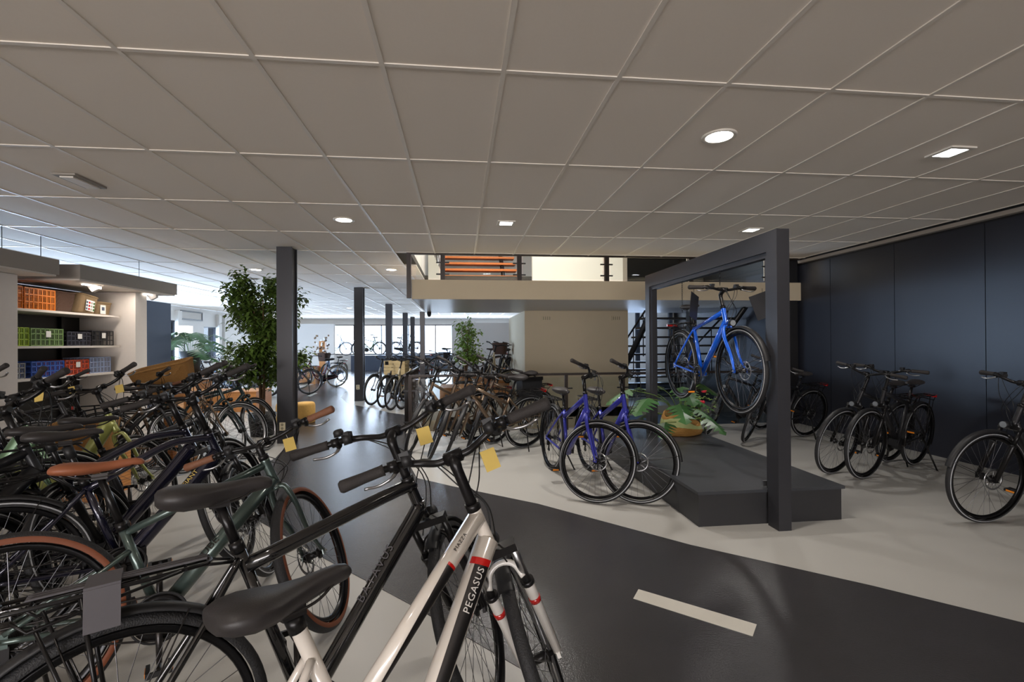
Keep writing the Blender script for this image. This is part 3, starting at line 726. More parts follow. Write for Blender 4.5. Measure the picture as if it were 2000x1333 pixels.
def m_chain(G):
    b = MB(); bb, rh = G['bb'], G['rh']; y = -.046; pts = []
    for k in range(13):
        a = -math.pi/2+math.pi*k/12; pts.append((bb.x+math.cos(a)*.089, y, bb.z+math.sin(a)*.089))
    for k in range(9):
        a = math.pi/2+math.pi*k/8; pts.append((rh.x+math.cos(a)*.036, y, rh.z+math.sin(a)*.036))
    P = []
    for i in range(len(pts)):
        p, q = Vector(pts[i]), Vector(pts[(i+1) % len(pts)]); L = (q-p).length; m = max(1, int(L/.05))
        for j in range(m): P.append(p+(q-p)*j/m)
    b.tube(P, .0042, M_['dalu'], 4, closed=True)
    return b.mesh('chain')
def m_case(G):
    b = MB(); bb, rh = G['bb'], G['rh']; out = []
    for k in range(9):
        a = -math.pi/2+math.pi*k/8; out.append((bb.x+math.cos(a)*.108, bb.z+math.sin(a)*.108))
    for k in range(7):
        a = math.pi/2+math.pi*k/6; out.append((rh.x+math.cos(a)*.055, rh.z+math.sin(a)*.055))
    b.prism(out, M_['plast'], .032); me = b.mesh('chain_case'); return me
def m_mech():
    b = MB(); b.box((.01, -.05, -.05), (.03, .02, .06), M_['blkm']); b.box((.03, -.046, -.095), (.016, .008, .09), M_['blkm'], Matrix.Rotation(R_(25), 3, 'Y'))
    for z, x in ((-.065, .02), (-.12, .045)): b.rev([(.004, -.05), (.02, -.05), (.02, -.044), (.004, -.044)], M_['blkm'], 14, c=(x, 0, z), closed_prof=True)
    return b.mesh('rear_derailleur')
def m_kick(G, side=1):
    b = MB(); r = G['rh']; p = r+Vector((.06, .075, -.02)); b.tube([p, (p.x+.03, .24, .022), ], [.009, .008], M_['blkm'], 8); b.sph((p.x+.03, .245, .014), .014, M_['plast'], 8); b.box(p, (.05, .02, .03), M_['blkm']); return b.mesh('kickstand')
def m_rack(G, g):
    b = MB(); r = G['rh']; z = G['R']*2+.085; x0, x1 = r.x-.20, r.x+.20; m = M_['blkm']; rad = .0055
    for w, zz in ((.055, z), (.032, z+.0)):
        if w < .05: continue
        b.tube(cr([(x1, -w*.7, zz), (x1+.01, 0, zz), (x1, w*.7, zz), (x1-.03, w, zz), (x0+.02, w, zz), (x0-.01, w*.6, zz), (x0-.015, 0, zz), (x0-.01, -w*.6, zz), (x0+.02, -w, zz), (x1-.03, -w, zz)], 4)[:-1], rad, m, 8, closed=True)
    for s in (-1, 1):
        b.tube([(x1-.06, s*.055, z), (x0+.05, s*.062, z-.05), (x0+.02, s*.055, z-.02)], .0045, m, 6)
        b.tube([(r.x-.06, s*.055, z), (r.x-.005, s*.075, r.z+.03)], rad, m, 8); b.tube([(x0+.06, s*.06, z-.04), (r.x-.02, s*.075, r.z+.03)], .0045, m, 8)
        b.tube([(x1-.02, s*.04, z), (G['sc'].x-.01, s*.02, G['sc'].z-.05)], .0045, m, 6)
    for k in range(4): b.tube([(x0+.05+k*.1, -.055, z), (x0+.05+k*.1, .055, z)], .004, m, 6)
    b.tube([(x0, .0, z), (x1, 0, z)], .004, m, 6)
    return b.mesh('luggage_rack')
def m_strap(G):
    b = MB(); r = G['rh']; z = G['R']*2+.097
    for y in (-.02, 0, .02): b.box((r.x+.02, y, z), (.36, .012, .004), M_['strapg'])
    b.box((r.x-.02, 0, z-.0), (.07, .135, .012), M_['strapg']); b.box((r.x-.02, -.066, z-.05), (.07, .006, .10), M_['strapg'])
    return b.mesh('rack_strap')
def m_tail(G, g):
    b = MB(); r = G['rh']
    if g.get('rack'): b.box((r.x-.222, 0, G['R']*2+.075), (.018, .11, .03), M_['red'])
    else: b.box((r.x-.22, 0, G['R']*1.85), (.02, .04, .06), M_['red'])
    return b.mesh('tail_light')
def m_head(G):
    b = MB(); b.tube([(.05, 0, .02), (.09, 0, .02)], [.022, .026], M_['plast'], 14); b.rev([(.0001, .092), (.024, .0915)], M_['lens'], 14, c=(0, 0, .02), axis='x'); b.tube([(.02, 0, 0), (.06, 0, .01)], .006, M_['plast'], 6); return b.mesh('head_light')
def m_tag():
    b = MB(); b.box((.03, -.10, -.05), (.003, .05, .065), M_['tag'], Matrix.Rotation(.5, 3, 'Z')); b.tube([(.01, -.10, .02), (.03, -.10, -.02)], .001, M_['paper'], 4); return b.mesh('price_tag')
def m_bottlebattery(G, g):
    b = MB(); a = G['top']*.25+G['bb']*.75; c = G['top']*.65+G['bb']*.35; n = Vector((.0, 0, .045)); b.tube([a+n, c+n], .034, M_['plast'], 10, flat=.9); return b.mesh('battery')

def pane_glass(m, tint, f):
    nt = m.node_tree; out = nt.nodes['Material Output']; tr = nt.nodes.new('ShaderNodeBsdfTransparent'); gl = nt.nodes.new('ShaderNodeBsdfGlossy'); fr = nt.nodes.new('ShaderNodeFresnel'); mx = nt.nodes.new('ShaderNodeMixShader')
    tr.inputs[0].default_value = (*tint, 1); gl.inputs['Roughness'].default_value = .02; fr.inputs['IOR'].default_value = f
    nt.links.new(fr.outputs[0], mx.inputs[0]); nt.links.new(tr.outputs[0], mx.inputs[1]); nt.links.new(gl.outputs[0], mx.inputs[2]); nt.links.new(mx.outputs[0], out.inputs[0])
pane_glass(M_['glass'], (.95, .975, .97), 1.35); pane_glass(M_['wglass'], (.97, .98, 1), 1.25)
M_['susw'] = mat('white_gloss_fork', S(206, 202, 196), .25, coat=.6)
PAINT = {k: paintmat(k, *v) for k, v in dict(
    white=((216, 208, 198), .22, 0, 1), black=((16, 16, 18), .14, .2, 1), teal=((72, 86, 82), .3, .6, .6), navy=((24, 24, 44), .2, .5, 1), olive=((150, 154, 84), .35, .3, .6),
    sage=((92, 122, 92), .35, .4, .6), dteal=((34, 48, 50), .3, .5, .7), bronze=((108, 90, 72), .35, .6, .5), violet=((42, 46, 142), .32, .3, .6), blue=((8, 88, 206), .25, .15, 1),
    matt=((26, 26, 30), .45, .2, .2), cream=((176, 164, 136), .4, .1, .4), burg=((96, 34, 44), .3, .3, .8), grey=((96, 98, 104), .35, .4, .6), lblue=((120, 150, 190), .3, .2, .7)).items()}

TYPES = dict(
    lady=dict(frame='lady', paint='white', tyre='black', tr=.0235, dr=.032, sus=1, suscol='white', susband=1, guard=1, sz=.88, st=.16, sl=.03, fl=.45, hw=.33, ht=.16, back=.06, grip='black', saddle='comfort', lights=1, rim='rims', stl=.56, suspost=0),
    roadster=dict(frame='bent', paint='black', tyre='black', tr=.0235, dr=.0285, guard=1, rack=1, strap=1, sz=.985, st=.175, sl=.06, hw=.36, fl=.43, stl=.56, sus=1, saddle='comfort', lights=1, rim='rimb', bell=1, back=.10, rise=.03),
    urban=dict(frame='diamond', paint='teal', tyre='tan', R=.355, tyr=.026, tr=.016, dr=.032, sz=.92, st=.06, sl=.07, hw=.37, fl=.405, stl=.41, ht=.15, back=.03, rise=.02, grip='brown', saddle='brown', rim='rimb', disc=1, flatbar=1, lowstay=1, levsilver=1, tag=1),
    ebike=dict(frame='curved', paint='navy', tyre='stripe', tr=.024, dr=.036, guard=1, rack=1, sz=.97, st=.215, sl=.07, hw=.33, sus=1, fl=.43, saddle='sport', lights=1, disc=1, motor=1, stl=.47, rim='rimb', aframe=1, back=.08, suspost=1),
    estep=dict(frame='step', paint='olive', tyre='stripe', tr=.022, dr=.032, guard=1, rack=1, sz=.95, st=.2, sl=.07, hw=.33, fl=.42, saddle='comfort', lights=1, disc=1, motor=1, stl=.42, rim='rimb', aframe=1, back=.1, tag=1),
    hybrid=dict(frame='diamond', paint='dteal', tyre='stripe', tr=.017, dr=.021, guard=1, rack=1, sz=.95, st=.12, sl=.07, hw=.32, saddle='sport', lights=1, rim='rims', stl=.5),
    mid=dict(frame='trap', paint='bronze', tyre='stripe', tr=.019, dr=.025, guard=1, rack=1, sz=.98, st=.165, sl=.07, hw=.33, sus=1, suscol='paint', fl=.44, saddle='comfort', lights=1, disc=1, motor=1, stl=.48, rim='rimb', back=.08, case=0),
    duo=dict(frame='trap', paint='violet', tyre='stripe', tr=.024, dr=.035, guard=1, rack=1, sz=.9, st=.17, sl=.07, ht=.2, hw=.31, fl=.42, saddle='comfort', lights=0, disc=1, stl=.46, rim='rimb', aframe=1, back=.1, case=0),
    trek=dict(frame='diamond', paint='blue', tyre='stripe', tr=.019, dr=.026, guard=1, rack=1, sz=.95, st=.14, sl=.07, hw=.31, fl=.42, saddle='sport', lights=1, disc=1, stl=.5, rim='rimb', back=.03, rise=.02, lamp=1),
    dark=dict(frame='diamond', paint='matt', tyre='stripe', tr=.02, dr=.026, guard=1, rack=1, sz=.95, st=.16, sl=.07, hw=.33, sus=1, fl=.43, saddle='sport', lights=1, disc=1, motor=1, stl=.5, rim='rimb', back=.06),
    oma=dict(frame='swan', paint='matt', tyre='black', tr=.017, dr=.017, guard=1, rack=1, sz=.93, st=.16, sl=.04, hw=.3, fl=.4, saddle='comfort', lights=1, stl=.45, rim='rims', back=.16, case=1, levsilver=0),
)
def fake_text(txt, size, m, parent, mw, name='lettering', sp=1.):
    c = bpy.data.curves.new('lettering', 'FONT'); c.body = txt; c.size = size; c.extrude = .0006; c.align_x = 'CENTER'; c.align_y = 'CENTER'; c.resolution_u = 2
    c.space_character = sp
    tmp = bpy.data.objects.new('tmp_text', c); COL.objects.link(tmp); bpy.context.view_layer.update()
    me = bpy.data.meshes.new_from_object(tmp.evaluated_get(bpy.context.evaluated_depsgraph_get())); bpy.data.objects.remove(tmp, do_unlink=True)
    me.materials.clear(); me.materials.append(m)
    o = bpy.data.objects.new(name, me); COL.objects.link(o); o.parent = parent; o.matrix_basis = mw; o['kind'] = 'stuff'; return o
def tube_text(txt, size, m, parent, a, c, frac, r, side=-1, updir=.35, spacing=1.):
    """lettering laid along the tube from a to c on its right-hand (side=-1) cheek"""
    a, c = Vector(a), Vector(c); x = (c-a).normalized(); n = Vector((0, side, 0)); n = (n-x*n.dot(x)).normalized()
    up = n.cross(x); n = (n+up*updir).normalized(); up = n.cross(x).normalized()
    p = a+(c-a)*frac+n*(r+.0004)
    o = fake_text(txt, size, m, parent, Matrix(((x.x, up.x, n.x, p.x), (x.y, up.y, n.y, p.y), (x.z, up.z, n.z, p.z), (0, 0, 0, 1))), sp=spacing)
    bm = bmesh.new(); bm.from_mesh(o.data)
    for k in range(-6, 7):
        bmesh.ops.bisect_plane(bm, geom=bm.verts[:]+bm.edges[:]+bm.faces[:], plane_co=(0, k*size*.09, 0), plane_no=(0, 1, 0))
    bm.to_mesh(o.data); bm.free()
    for v in o.data.vertices:      # wrap the flat letters round the tube
        th = v.co.y/r; z = v.co.z; v.co.y = math.sin(th)*(r+z+.0006); v.co.z = math.cos(th)*(r+z+.0006)-r
    return o

def bike(typ, x, y, psi, lean, steer, label, group=None, z0=0., lod=0, **over):
    g = dict(TYPES[typ]); g.update(over); dst = g.pop('dst', 0); g['st'] = round(g['st']+dst, 3); g['sz'] = round(g['sz']+g.pop('dsz', 0), 3)
    G = geom(g); key = sorted((k, str(v)) for k, v in g.items() if k not in ('text', 'paint', 'tag', 'saddle', 'grip')); pm = PAINT[g['paint']]
    root = empty('bicycle', (x, y, z0), 0, label, 'bicycle', group)
    root.matrix_basis = Matrix.Translation((x, y, z0)) @ Matrix.Rotation(R_(psi), 4, 'Z') @ Matrix.Rotation(R_(lean), 4, 'X')
    R = G['R']; tyr = g.get('tyr', .021); seg = 64 if lod == 0 else 40
    SM = Matrix.Translation(G['crown']) @ Matrix.Rotation(R_(steer), 4, G['ax'])
    def P(name, me, mb=None, parent=root, label=None):
        o = link(name, me, parent, label=label)
        if mb is not None: o.matrix_basis = mb
        return o
    P('frame', cached(('frame', key, g['paint']), lambda: m_frame(G, g, pm)))
    fo = P('fork', cached(('fork', key, g['paint']), lambda: m_fork(G, g, pm)), SM)
    for nm, mb in (('rear_wheel', Matrix.Translation(G['rh'])), ('front_wheel', SM @ Matrix.Translation(G['hub']-G['crown']))):
        w = P(nm, cached(('tyre', R, tyr, g['tyre'], seg), lambda: m_tyre(R, tyr, g['tyre'], seg)), mb)
        P('rim', cached(('rim', R, tyr, g['rim'], seg), lambda: m_rim(R, tyr, g['rim'], seg)), None, w)
        s = P('spokes', cached(('spokes', R, tyr), lambda: m_spokes(R, tyr)), None, w); s['kind'] = 'stuff'
        P('hub', cached(('hub', nm), lambda: m_hub(nm[0] == 'r', 'black')), None, w)
        if g.get('disc'): P('brake_disc', cached('disc', m_disc), None, w)
        if nm[0] == 'r': P('cassette', cached('cass', m_cassette), None, w)
    P('handlebar', cached(('bar', key), lambda: m_bar(g)), SM @ Matrix.Translation(G['clamp']-G['crown']))
    bar = root.children[-1] if False else [o for o in COL.objects if False]
    hb = P('stem', cached(('stem', key), lambda: m_stem(G, g)), SM)
    HB = SM @ Matrix.Translation(G['clamp']-G['crown'])
    for s in (1, -1):
        P('grip', cached(('grip', key, g.get('grip'), s), lambda: m_grip(g, s)), HB, label='brown grip' if g.get('grip') == 'brown' else None)
        if lod < 2: P('brake_lever', cached(('lever', key, s), lambda: m_lever(g, s)), HB)
    if g.get('bell'): P('bell', cached(('bell', key), lambda: m_bell(g)), HB)
    if lod < 2: P('brake_cables', cached(('cables', key), lambda: m_cables(G, g)), SM)
    if g.get('tag'): P('price_tag', cached('tag', m_tag), HB, label='yellow price tag')
    sd = P('saddle', cached(('saddle', g['saddle']), lambda: m_saddle(g['saddle'])), Matrix.Translation(G['sad']), label='brown saddle' if g['saddle'] == 'brown' else None)
    P('saddle_rails', cached('rails', m_rails), None, sd)
    P('seat_post', cached(('post', key), lambda: m_post(G, g, M_['blkm'])))
    BBM = Matrix.Translation(G['bb']); cr_ = P('chainring', cached('crank', m_crank), BBM)
    for s, up in ((-1, -1), (1, 1)):
        a = P('crank_arm', cached(('arm', s), lambda: m_arm(s, up)), BBM)
        P('pedal', cached(('pedal', s), lambda: m_pedal(s, up)), None, a)
    if g.get('case'): P('chain_case', cached(('case', G['R']), lambda: m_case(G)), Matrix.Translation((0, -.046, 0)))
    else:
        P('chain', cached(('chain', G['R']), lambda: m_chain(G)))
        if lod < 2: P('rear_derailleur', cached('mech', m_mech), Matrix.Translation(G['rh']))
    if g.get('guard'):
        P('mudguard', cached(('gf', R), lambda: m_guard(R, R_(15), R_(128), m=M_['plast'])), SM @ Matrix.Translation(G['hub']-G['crown']))
        P('mudguard', cached(('gr', R), lambda: m_guard(R, R_(50), R_(205), m=M_['plast'])), Matrix.Translation(G['rh']))
    if g.get('rack'): P('luggage_rack', cached(('rack', key), lambda: m_rack(G, g)))
    if g.get('strap'): P('rack_strap', cached(('strap', R), lambda: m_strap(G)), label='grey elastic rack strap')
    if g.get('lights'):
        P('tail_light', cached(('tail', g.get('rack', 0), R), lambda: m_tail(G, g)))
        P('head_light', cached('head', lambda: m_head(G)), SM)
    if z0 < .3: P('kickstand', cached(('kick', R), lambda: m_kick(G)))
    root['_'] = 0; del root['_']
    return root, G, g, SM

# left foreground row
LG = 'bikes parked in the left foreground rows'
r1, G1, g1, S1 = bike('lady', -.067, 1.131, 42.5, -10, 44, 'white bicycle with two sloping frame tubes and white suspension fork, nearest the camera', LG, tag=1)
rr = M_['red']; a, c = G1['bb'], G1['crown']+G1['ax']*.04
def tube_patch(a, c, f0, f1, r0, r1, a0, a1, m, name, label, updir, side=-1, taper=0., skew=0.):
    # thin painted patch hugging part of a tube's girth (angles in degrees from the lettering normal, + is up)
    a, c = Vector(a), Vector(c); x = (c-a).normalized(); n = Vector((0, side, 0)); n = (n-x*n.dot(x)).normalized(); up = n.cross(x); n = (n+up*updir).normalized(); up = n.cross(x).normalized()
    vs = []; N, K = 12, 8
    for i in range(N+1):
        f = f0+(f1-f0)*i/N; r = r0+(r1-r0)*f; lo = a0; hi = a1-(a1-a0)*taper*(1-i/N)
        for k in range(K+1):
            th = R_(lo+(hi-lo)*k/K); vs.append(a+(c-a)*(f+skew*k/K)+n*(math.cos(th)*r)+up*(math.sin(th)*r))
    b = MB(); b.add(vs, [(i*(K+1)+k, i*(K+1)+k+1, (i+1)*(K+1)+k+1, (i+1)*(K+1)+k) for i in range(N) for k in range(K)], m)
    return b.obj(name, r1_, label=label)
a = G1['bb']+G1['sv']*.01; c = G1['crown']+G1['ax']*.042; r1_ = r1; e0 = G1['bb']+G1['sv']*.27; e1 = G1['top']-G1['ax']*.035
tube_patch(a, c, .10, .885, .0312, .0359, -48, 34, M_['dalu'], 'frame_decal', 'dark grey wedge on the lower white tube', .55, taper=.3)
tube_patch(a, c, .885, .915, .0312, .0361, -50, 62, M_['red'], 'frame_decal', 'red band on the lower white tube', .55, skew=-.015)
tube_patch(e0, e1, .15, .70, .0232, .0290, -60, 10, M_['dalu'], 'frame_decal', 'dark grey wedge on the upper white tube', .55, taper=.6)
tube_patch(e0, e1, .70, .715, .0232, .0291, -60, 10, M_['red'], 'frame_decal', 'red edge on the upper white tube', .55)
tube_text('PEGASUS', .029, M_['susw'], r1, a, c, .775, .0362, -1, .42, 1.08)
tube_text('PIAZZA', .014, M_['dalu'], r1, e0, e1, .82, .0278, -1, .9, 1.3)
r2, G2, g2, S2 = bike('roadster', -.377, 1.511, 31.5, -7.9, 47, 'glossy black bicycle with bent top tube, bell and grey rack strap, beside the white one', LG, tag=1)
tube_text('BATAVUS', .038, M_['strapg'], r2, G2['bb'], G2['crown']+G2['ax']*.062+Vector((-.04, 0, -.03)), .66, .0292, -1, 1.0, 1.25)
r3, G3, g3, S3 = bike('urban', -1.14, 2.10, 30, -8, 58, 'green-grey bicycle with tan-walled tyres, brown saddle and brown grips', LG)
tube_text('CUBE', .046, M_['blkgloss'], r3, G3['bb'], G3['crown']+G3['ax']*.04, .42, .0332, -1, 1.1)
r4, G4, g4, S4 = bike('ebike', -1.626, 2.626, 37.8, -4.3, 62, 'dark navy electric bicycle with curved top tube and gold lettering, behind the tan-walled one', LG)
tube_text('GIANT', .034, M_['tag'], r4, G4['bb'], G4['crown']+G4['ax']*.04, .72, .0370, -1, 1.0)
bike('ebike', -1.844, 2.802, 40.2, -6.2, 58, 'dark navy electric bicycle with curved top tube and no lettering, second of the navy pair', LG)
bike('ebike', -2.05, 3.35, 37, -7, 50, 'black electric bicycle behind the navy pair, its wheel left of the teal bicycles', LG, paint='matt', sz=.93, frame='diamond')
bike('estep', -2.85, 3.62, 32.9, -6.8, 58, 'olive yellow electric bicycle with thick frame tube, left of the navy pair', LG)
bike('estep', -3.05, 3.15, 24, -8, 52, 'sage green electric bicycle with yellow tag, behind the black saddles at left', LG, paint='sage')
bike('estep', -3.72, 3.6, 36, -7, 60, 'black and blue electric bicycle in front of the crate shelves, farthest left', LG, paint='navy')
bike('hybrid', -3.46, 5.1, 33, -8, 45, 'dark hybrid bicycle in front of the wicker basket display', LG, paint='matt', frame='trap')
bike('hybrid', -3.15, 5.45, 33, -8, 45, 'dark brown bicycle with angled stem in front of the large wicker basket', LG, paint='bronze', frame='trap', grip='brown')
bike('hybrid', -3.08, 5.72, 30.1, -8.2, 32.6, 'dark teal bicycle whose front wheel stands left of the near column', LG)
bike('hybrid', -2.937, 6.047, 47.2, -8, 32.6, 'dark teal bicycle whose front wheel touches the near column', LG)
bike('estep', -2.5, 1.9, 34, -7, 50, 'dark bicycle at the far left edge, seen by its black saddle and rack', LG, paint='grey', tag=0)
bike('ebike', -2.35, 2.35, 36, -7, 55, 'black electric bicycle with spring seat post and red tail light at far left', LG, paint='matt', frame='trap')
bike('hybrid', -3.9, 4.55, 40, -7, 60, 'black bicycle with curved handlebar before the lower crate shelf', LG, paint='matt', tag=1)

# bronze group by the railing
MG = 'bronze bicycles beside the railing'
bike('mid', .357, 5.917, 206.8, -10, 58, 'bronze bicycle with black rear rack, rightmost of the bronze group', MG)
bike('mid', .067, 6.103, 223, -8.3, 50, 'bronze bicycle in the middle of the bronze group', MG)
bike('mid', -.19, 6.35, 221.4, -6, 40, 'bronze bicycle nearest the railing corner, leftmost of the bronze group', MG)
bike('mid', .62, 6.55, 212, -8, 50, 'bronze bicycle with orange cable highlights behind the others', MG, z0=0)
t = MB(); 
# pannier resting on the rear bronze bike
b = MB(); b.box((0, 0, 0), (.36, .14, .30), M_['plast']); b.box((0, 0, .16), (.38, .16, .05), M_['blkm']); b.tube(cr([(-.12, 0, .18), (0, 0, .24), (.12, 0, .18)], 4), .01, M_['plast'], 6)
b.obj('pannier_bag', None, (.98, 6.62, .72), R_(30), label='black pannier bag on the rear rack of the rearmost bronze bicycle', cat='bag')

# violet pair
VG = 'violet bicycles beside the platform'
bike('duo', 1.06, 4.535, 278.5, -3.5, 50, 'violet-blue bicycle standing left, its front wheel overlapping its twin', VG)
bike('duo', 1.44, 4.47, 276.5, -1.5, 54, 'violet-blue bicycle standing right, its wheel touching the black platform', VG)

# dark bikes by the panelled wall
DG = 'dark bicycles along the panelled wall'
bike('dark', 4.372, 4.696, 199.5, -11.4, -1, 'dark bicycle with lit bar end, left of the middle pair by the wall', DG, tag=0)
bike('dark', 4.535, 4.511, 201.9, -5.6, -3, 'dark bicycle by the wall with black rack, right of the middle pair', DG)
bike('dark', 4.469, 6.193, 193.5, -9.7, 31, 'dark bicycle behind the portal upright, its rack and rear wheel showing', DG)
bike('dark', 4.2, 6.75, 197, -9, 31, 'dark bicycle farthest back by the wall, only its front wheel showing', DG)
rd, _, _, _ = bike('dark', 4.485, 3.278, 191.3, -8, -11, 'dark bicycle with small red reflectors at the right edge of the picture', DG)
bike('dark', 4.62, 2.72, 193, -9, -8, 'dark bicycle cut off at the right edge, nearest the camera by the wall', DG)

# hanging blue bike
rh_, Gh, gh, Sh = bike('trek', 2.29, 4.143, 268.5, 0, 2, 'bright blue bicycle hanging inside the portal frame', z0=.80)
t = empty('hanging_chain', (0, 0, 0), label='thin dark chains holding up the blue bicycle from the crossbeam', cat='chain')
for (x, y, z) in ((2.33, 3.98, 1.90), (2.33, 4.70, 1.70)):
    b = MB(); n = int((2.04-z)/.022)
    for k in range(n):
        zz = z+.011+k*.022; a = Vector((1, 0, 0)) if k % 2 else Vector((0, 1, 0))
        b.tube([Vector((x, y, zz))+a*(.006*math.cos(q))+Vector((0, 0, .014*math.sin(q))) for q in [i*math.pi/4 for i in range(8)]], .002, M_['blkm'], 4, closed=True)
    b.obj('chain_strand', t)
for (x, y, z, rz, s) in ((2.02, 3.86, 1.70, 40, 'left'), (2.60, 3.78, 1.70, -12, 'right')):
    c = empty('info_card', (x, y, z), 0, 'black information card hanging from the '+s+' grip of the blue bicycle', 'card', 'information cards on the hanging bicycle')
    b = MB(); b.box((0, 0, 0), (.16, .004, .22), M_['card'], Matrix.Rotation(R_(rz), 3, 'Z') @ Matrix.Rotation(R_(14 if s == 'left' else -20), 3, 'Y')); b.tube([(0, 0, .11), (0, 0, .15)], .002, M_['cable'], 4); b.obj('card_sheet', c)

# background bikes
BG = 'bicycles in the rear showroom'
def bgbike(px, py, psi, typ, paint, label, z=0., lean=-6, steer=15, **kw):
    p = onz(px, py, z); h = .54; a = R_(psi)
    return bike(typ, p.x-h*math.cos(a), p.y-h*math.sin(a), psi, lean, steer, label, BG, z0=z, lod=2, paint=paint, **kw)
bgbike(726, 792, 248, 'oma', 'grey', 'grey city bicycle with front carrier, next to the second column', steer=0)
bgbike(749, 797, 252, 'oma', 'matt', 'black city bicycle between the grey one and the crate bicycle', steer=0)
bike_crate = bgbike(764, 802, 252, 'oma', 'cream', 'beige city bicycle carrying the wooden crate', steer=0)
bgbike(785, 800, 250, 'oma', 'cream', 'beige city bicycle behind the railing corner', steer=0)
bgbike(770, 776, 262, 'oma', 'matt', 'black bicycle in the second rank behind the crate', steer=12)
bgbike(795, 772, 258, 'hybrid', 'grey', 'grey bicycle in the second rank behind the railing', steer=12)
bgbike(812, 764, 256, 'oma', 'matt', 'dark bicycle just left of the mezzanine column', steer=12)
def bgY(px, Y, psi, typ, paint, label, z=0., lean=-6, steer=15, **kw):
    r = ray(px, 667); x = r.x*Y/r.y; h = .54; a = R_(psi)
    return bike(typ, x-h*math.cos(a), Y-h*math.sin(a), psi, lean, steer, label, BG, z0=z, lod=2, paint=paint, **kw)
# on the ledge before the back windows
bgY(700, 25.3, 185, 'hybrid', 'matt', 'dark bicycle on the window ledge right of the second column', z=.78, lean=0, steer=0)
bgY(676, 25.3, 5, 'oma', 'lblue', 'pale bicycle on the window ledge left of the second column', z=.78, lean=0, steer=0)
bgY(741, 25.3, 5, 'oma', 'sage', 'green bicycle on the window ledge beside the third column', z=.78, lean=0, steer=0)
bgY(775, 25.3, 190, 'hybrid', 'burg', 'red bicycle on the window ledge between two columns', z=.78, lean=0, steer=0)
bgY(812, 25.3, 5, 'oma', 'matt', 'dark bicycle on the window ledge near the last column', z=.78, lean=0, steer=0)
# left of the G box
B_burg = bgY(588, 15.0, 215, 'oma', 'burg', 'burgundy bicycle with cream tyres beside the plywood box', tyre='cream')
B_blue = bgY(630, 17.0, 250, 'oma', 'lblue', 'blue city bicycle with brown basket before the partition', tyre='cream')
bgY(594, 16.5, 10, 'oma', 'lblue', 'pale blue city bicycle with wire basket behind the plywood box', tyre='cream')
# rear room on the right
B_black = bgbike(868, 752, 215, 'oma', 'matt', 'black bicycle with black front basket in the rear room')
bgbike(905, 742, 185, 'oma', 'matt', 'black bicycle left of the tall potted plant', z=.3)
bgbike(930, 745, 20, 'hybrid', 'grey', 'grey bicycle behind the tall potted plant', z=.3)
B_wick = bgbike(972, 752, 250, 'oma', 'matt', 'black bicycle with wicker front basket beside the pale cheek wall', z=.3)
bgbike(990, 748, 245, 'hybrid', 'matt', 'dark bicycle against the pale cheek wall', z=.3)
bgbike(845, 740, 262, 'hybrid', 'matt', 'dark upright bicycle right of the mezzanine column')
bgbike(950, 756, 235, 'oma', 'cream', 'white bicycle in front of the tall potted plant', z=.3)
# rear left, blue lit
bgbike(415, 770, 35, 'oma', 'matt', 'dark bicycle behind the large wicker basket')
bgbike(455, 765, 40, 'oma', 'burg', 'burgundy bicycle left of the ficus tree')
bgbike(480, 772, 35, 'hybrid', 'matt', 'dark bicycle with long carrier in front of the ficus tree')
bgY(440, 12.2, 230, 'oma', 'grey', 'grey cargo bicycle with front carrier before the blue windows')
bgY(478, 13.4, 215, 'oma', 'matt', 'black cargo bicycle with raised rack before the blue windows', z=.15)
bgY(402, 13.2, 220, 'oma', 'lblue', 'pale bicycle beside the grey planter')
bgY(522, 12.8, 220, 'hybrid', 'matt', 'dark bicycle behind the ficus foliage')

# ------------------------------------------------------------------ crates and baskets
def crate_mesh(L, W, H, col, ny=6, nz=3):
    b = MB(); m = col; t = .006; w = .012
    b.bbox((-L/2, -W/2, 0), (L/2, W/2, .006), m)
    for z in [0+H*k/nz for k in range(nz+1)]:
        z = min(z, H-w)
        for s in (-1, 1): b.bbox((-L/2, s*W/2-t/2, z), (L/2, s*W/2+t/2, z+w), m); b.bbox((s*L/2-t/2, -W/2, z), (s*L/2+t/2, W/2, z+w), m)
    for k in range(ny+1):
        x = -L/2+L*k/ny
        for s in (-1, 1): b.bbox((x-.006, s*W/2-t/2, 0), (x+.006, s*W/2+t/2, H), m)
    for k in range(5):
        y = -W/2+W*k/4
        for s in (-1, 1): b.bbox((s*L/2-t/2, y-.006, 0), (s*L/2+t/2, y+.006, H), m)
    n = ny*4
    for k in range(n):   # fine lattice
        x = -L/2+L*(k+.5)/n
        for s in (-1, 1): b.bbox((x-.002, s*W/2-.001, 0), (x+.002, s*W/2+.001, H*.98), m)
    return b
# shelf unit faces +X; long side of each crate lies along Y
SX = -5.1
t = empty('shelf_unit', (0, 0, 0), label='built-in white shelf unit holding crates and baskets by the left wall', cat='shelf')
b = MB(); b.bbox((-5.75, 5.2, 0), (-5.7, 8.0, 2.2), M_['blk']); b.obj('back_panel', t)
b = MB(); b.bbox((-5.75, 7.72, 0), (-4.92, 7.98, 2.2), M_['headerw']); b.obj('side_panel', t)
b = MB(); b.bbox((-5.75, 5.50, 0), (-4.98, 5.88, 2.2), M_['headerw']); b.obj('side_panel', t)
for z in (1.835, 1.39, 1.0):
    b = MB(); b.bbox((-5.7, 5.88, z-.028), (SX, 7.66, z), M_['headerw']); b.obj('shelf_board', t)
b = MB()
for y in (6.35, 7.35): b.bbox((-5.7, y, .2), (-5.66, y+.04, 2.1), M_['blk'])
b.obj('shelf_upright', t)
b = MB(); b.bbox((-5.75, 4.2, 0), (-5.0, 5.50, 2.2), M_['header']); b.obj('side_wall_panel', t, label='grey wall panel left of the shelves')
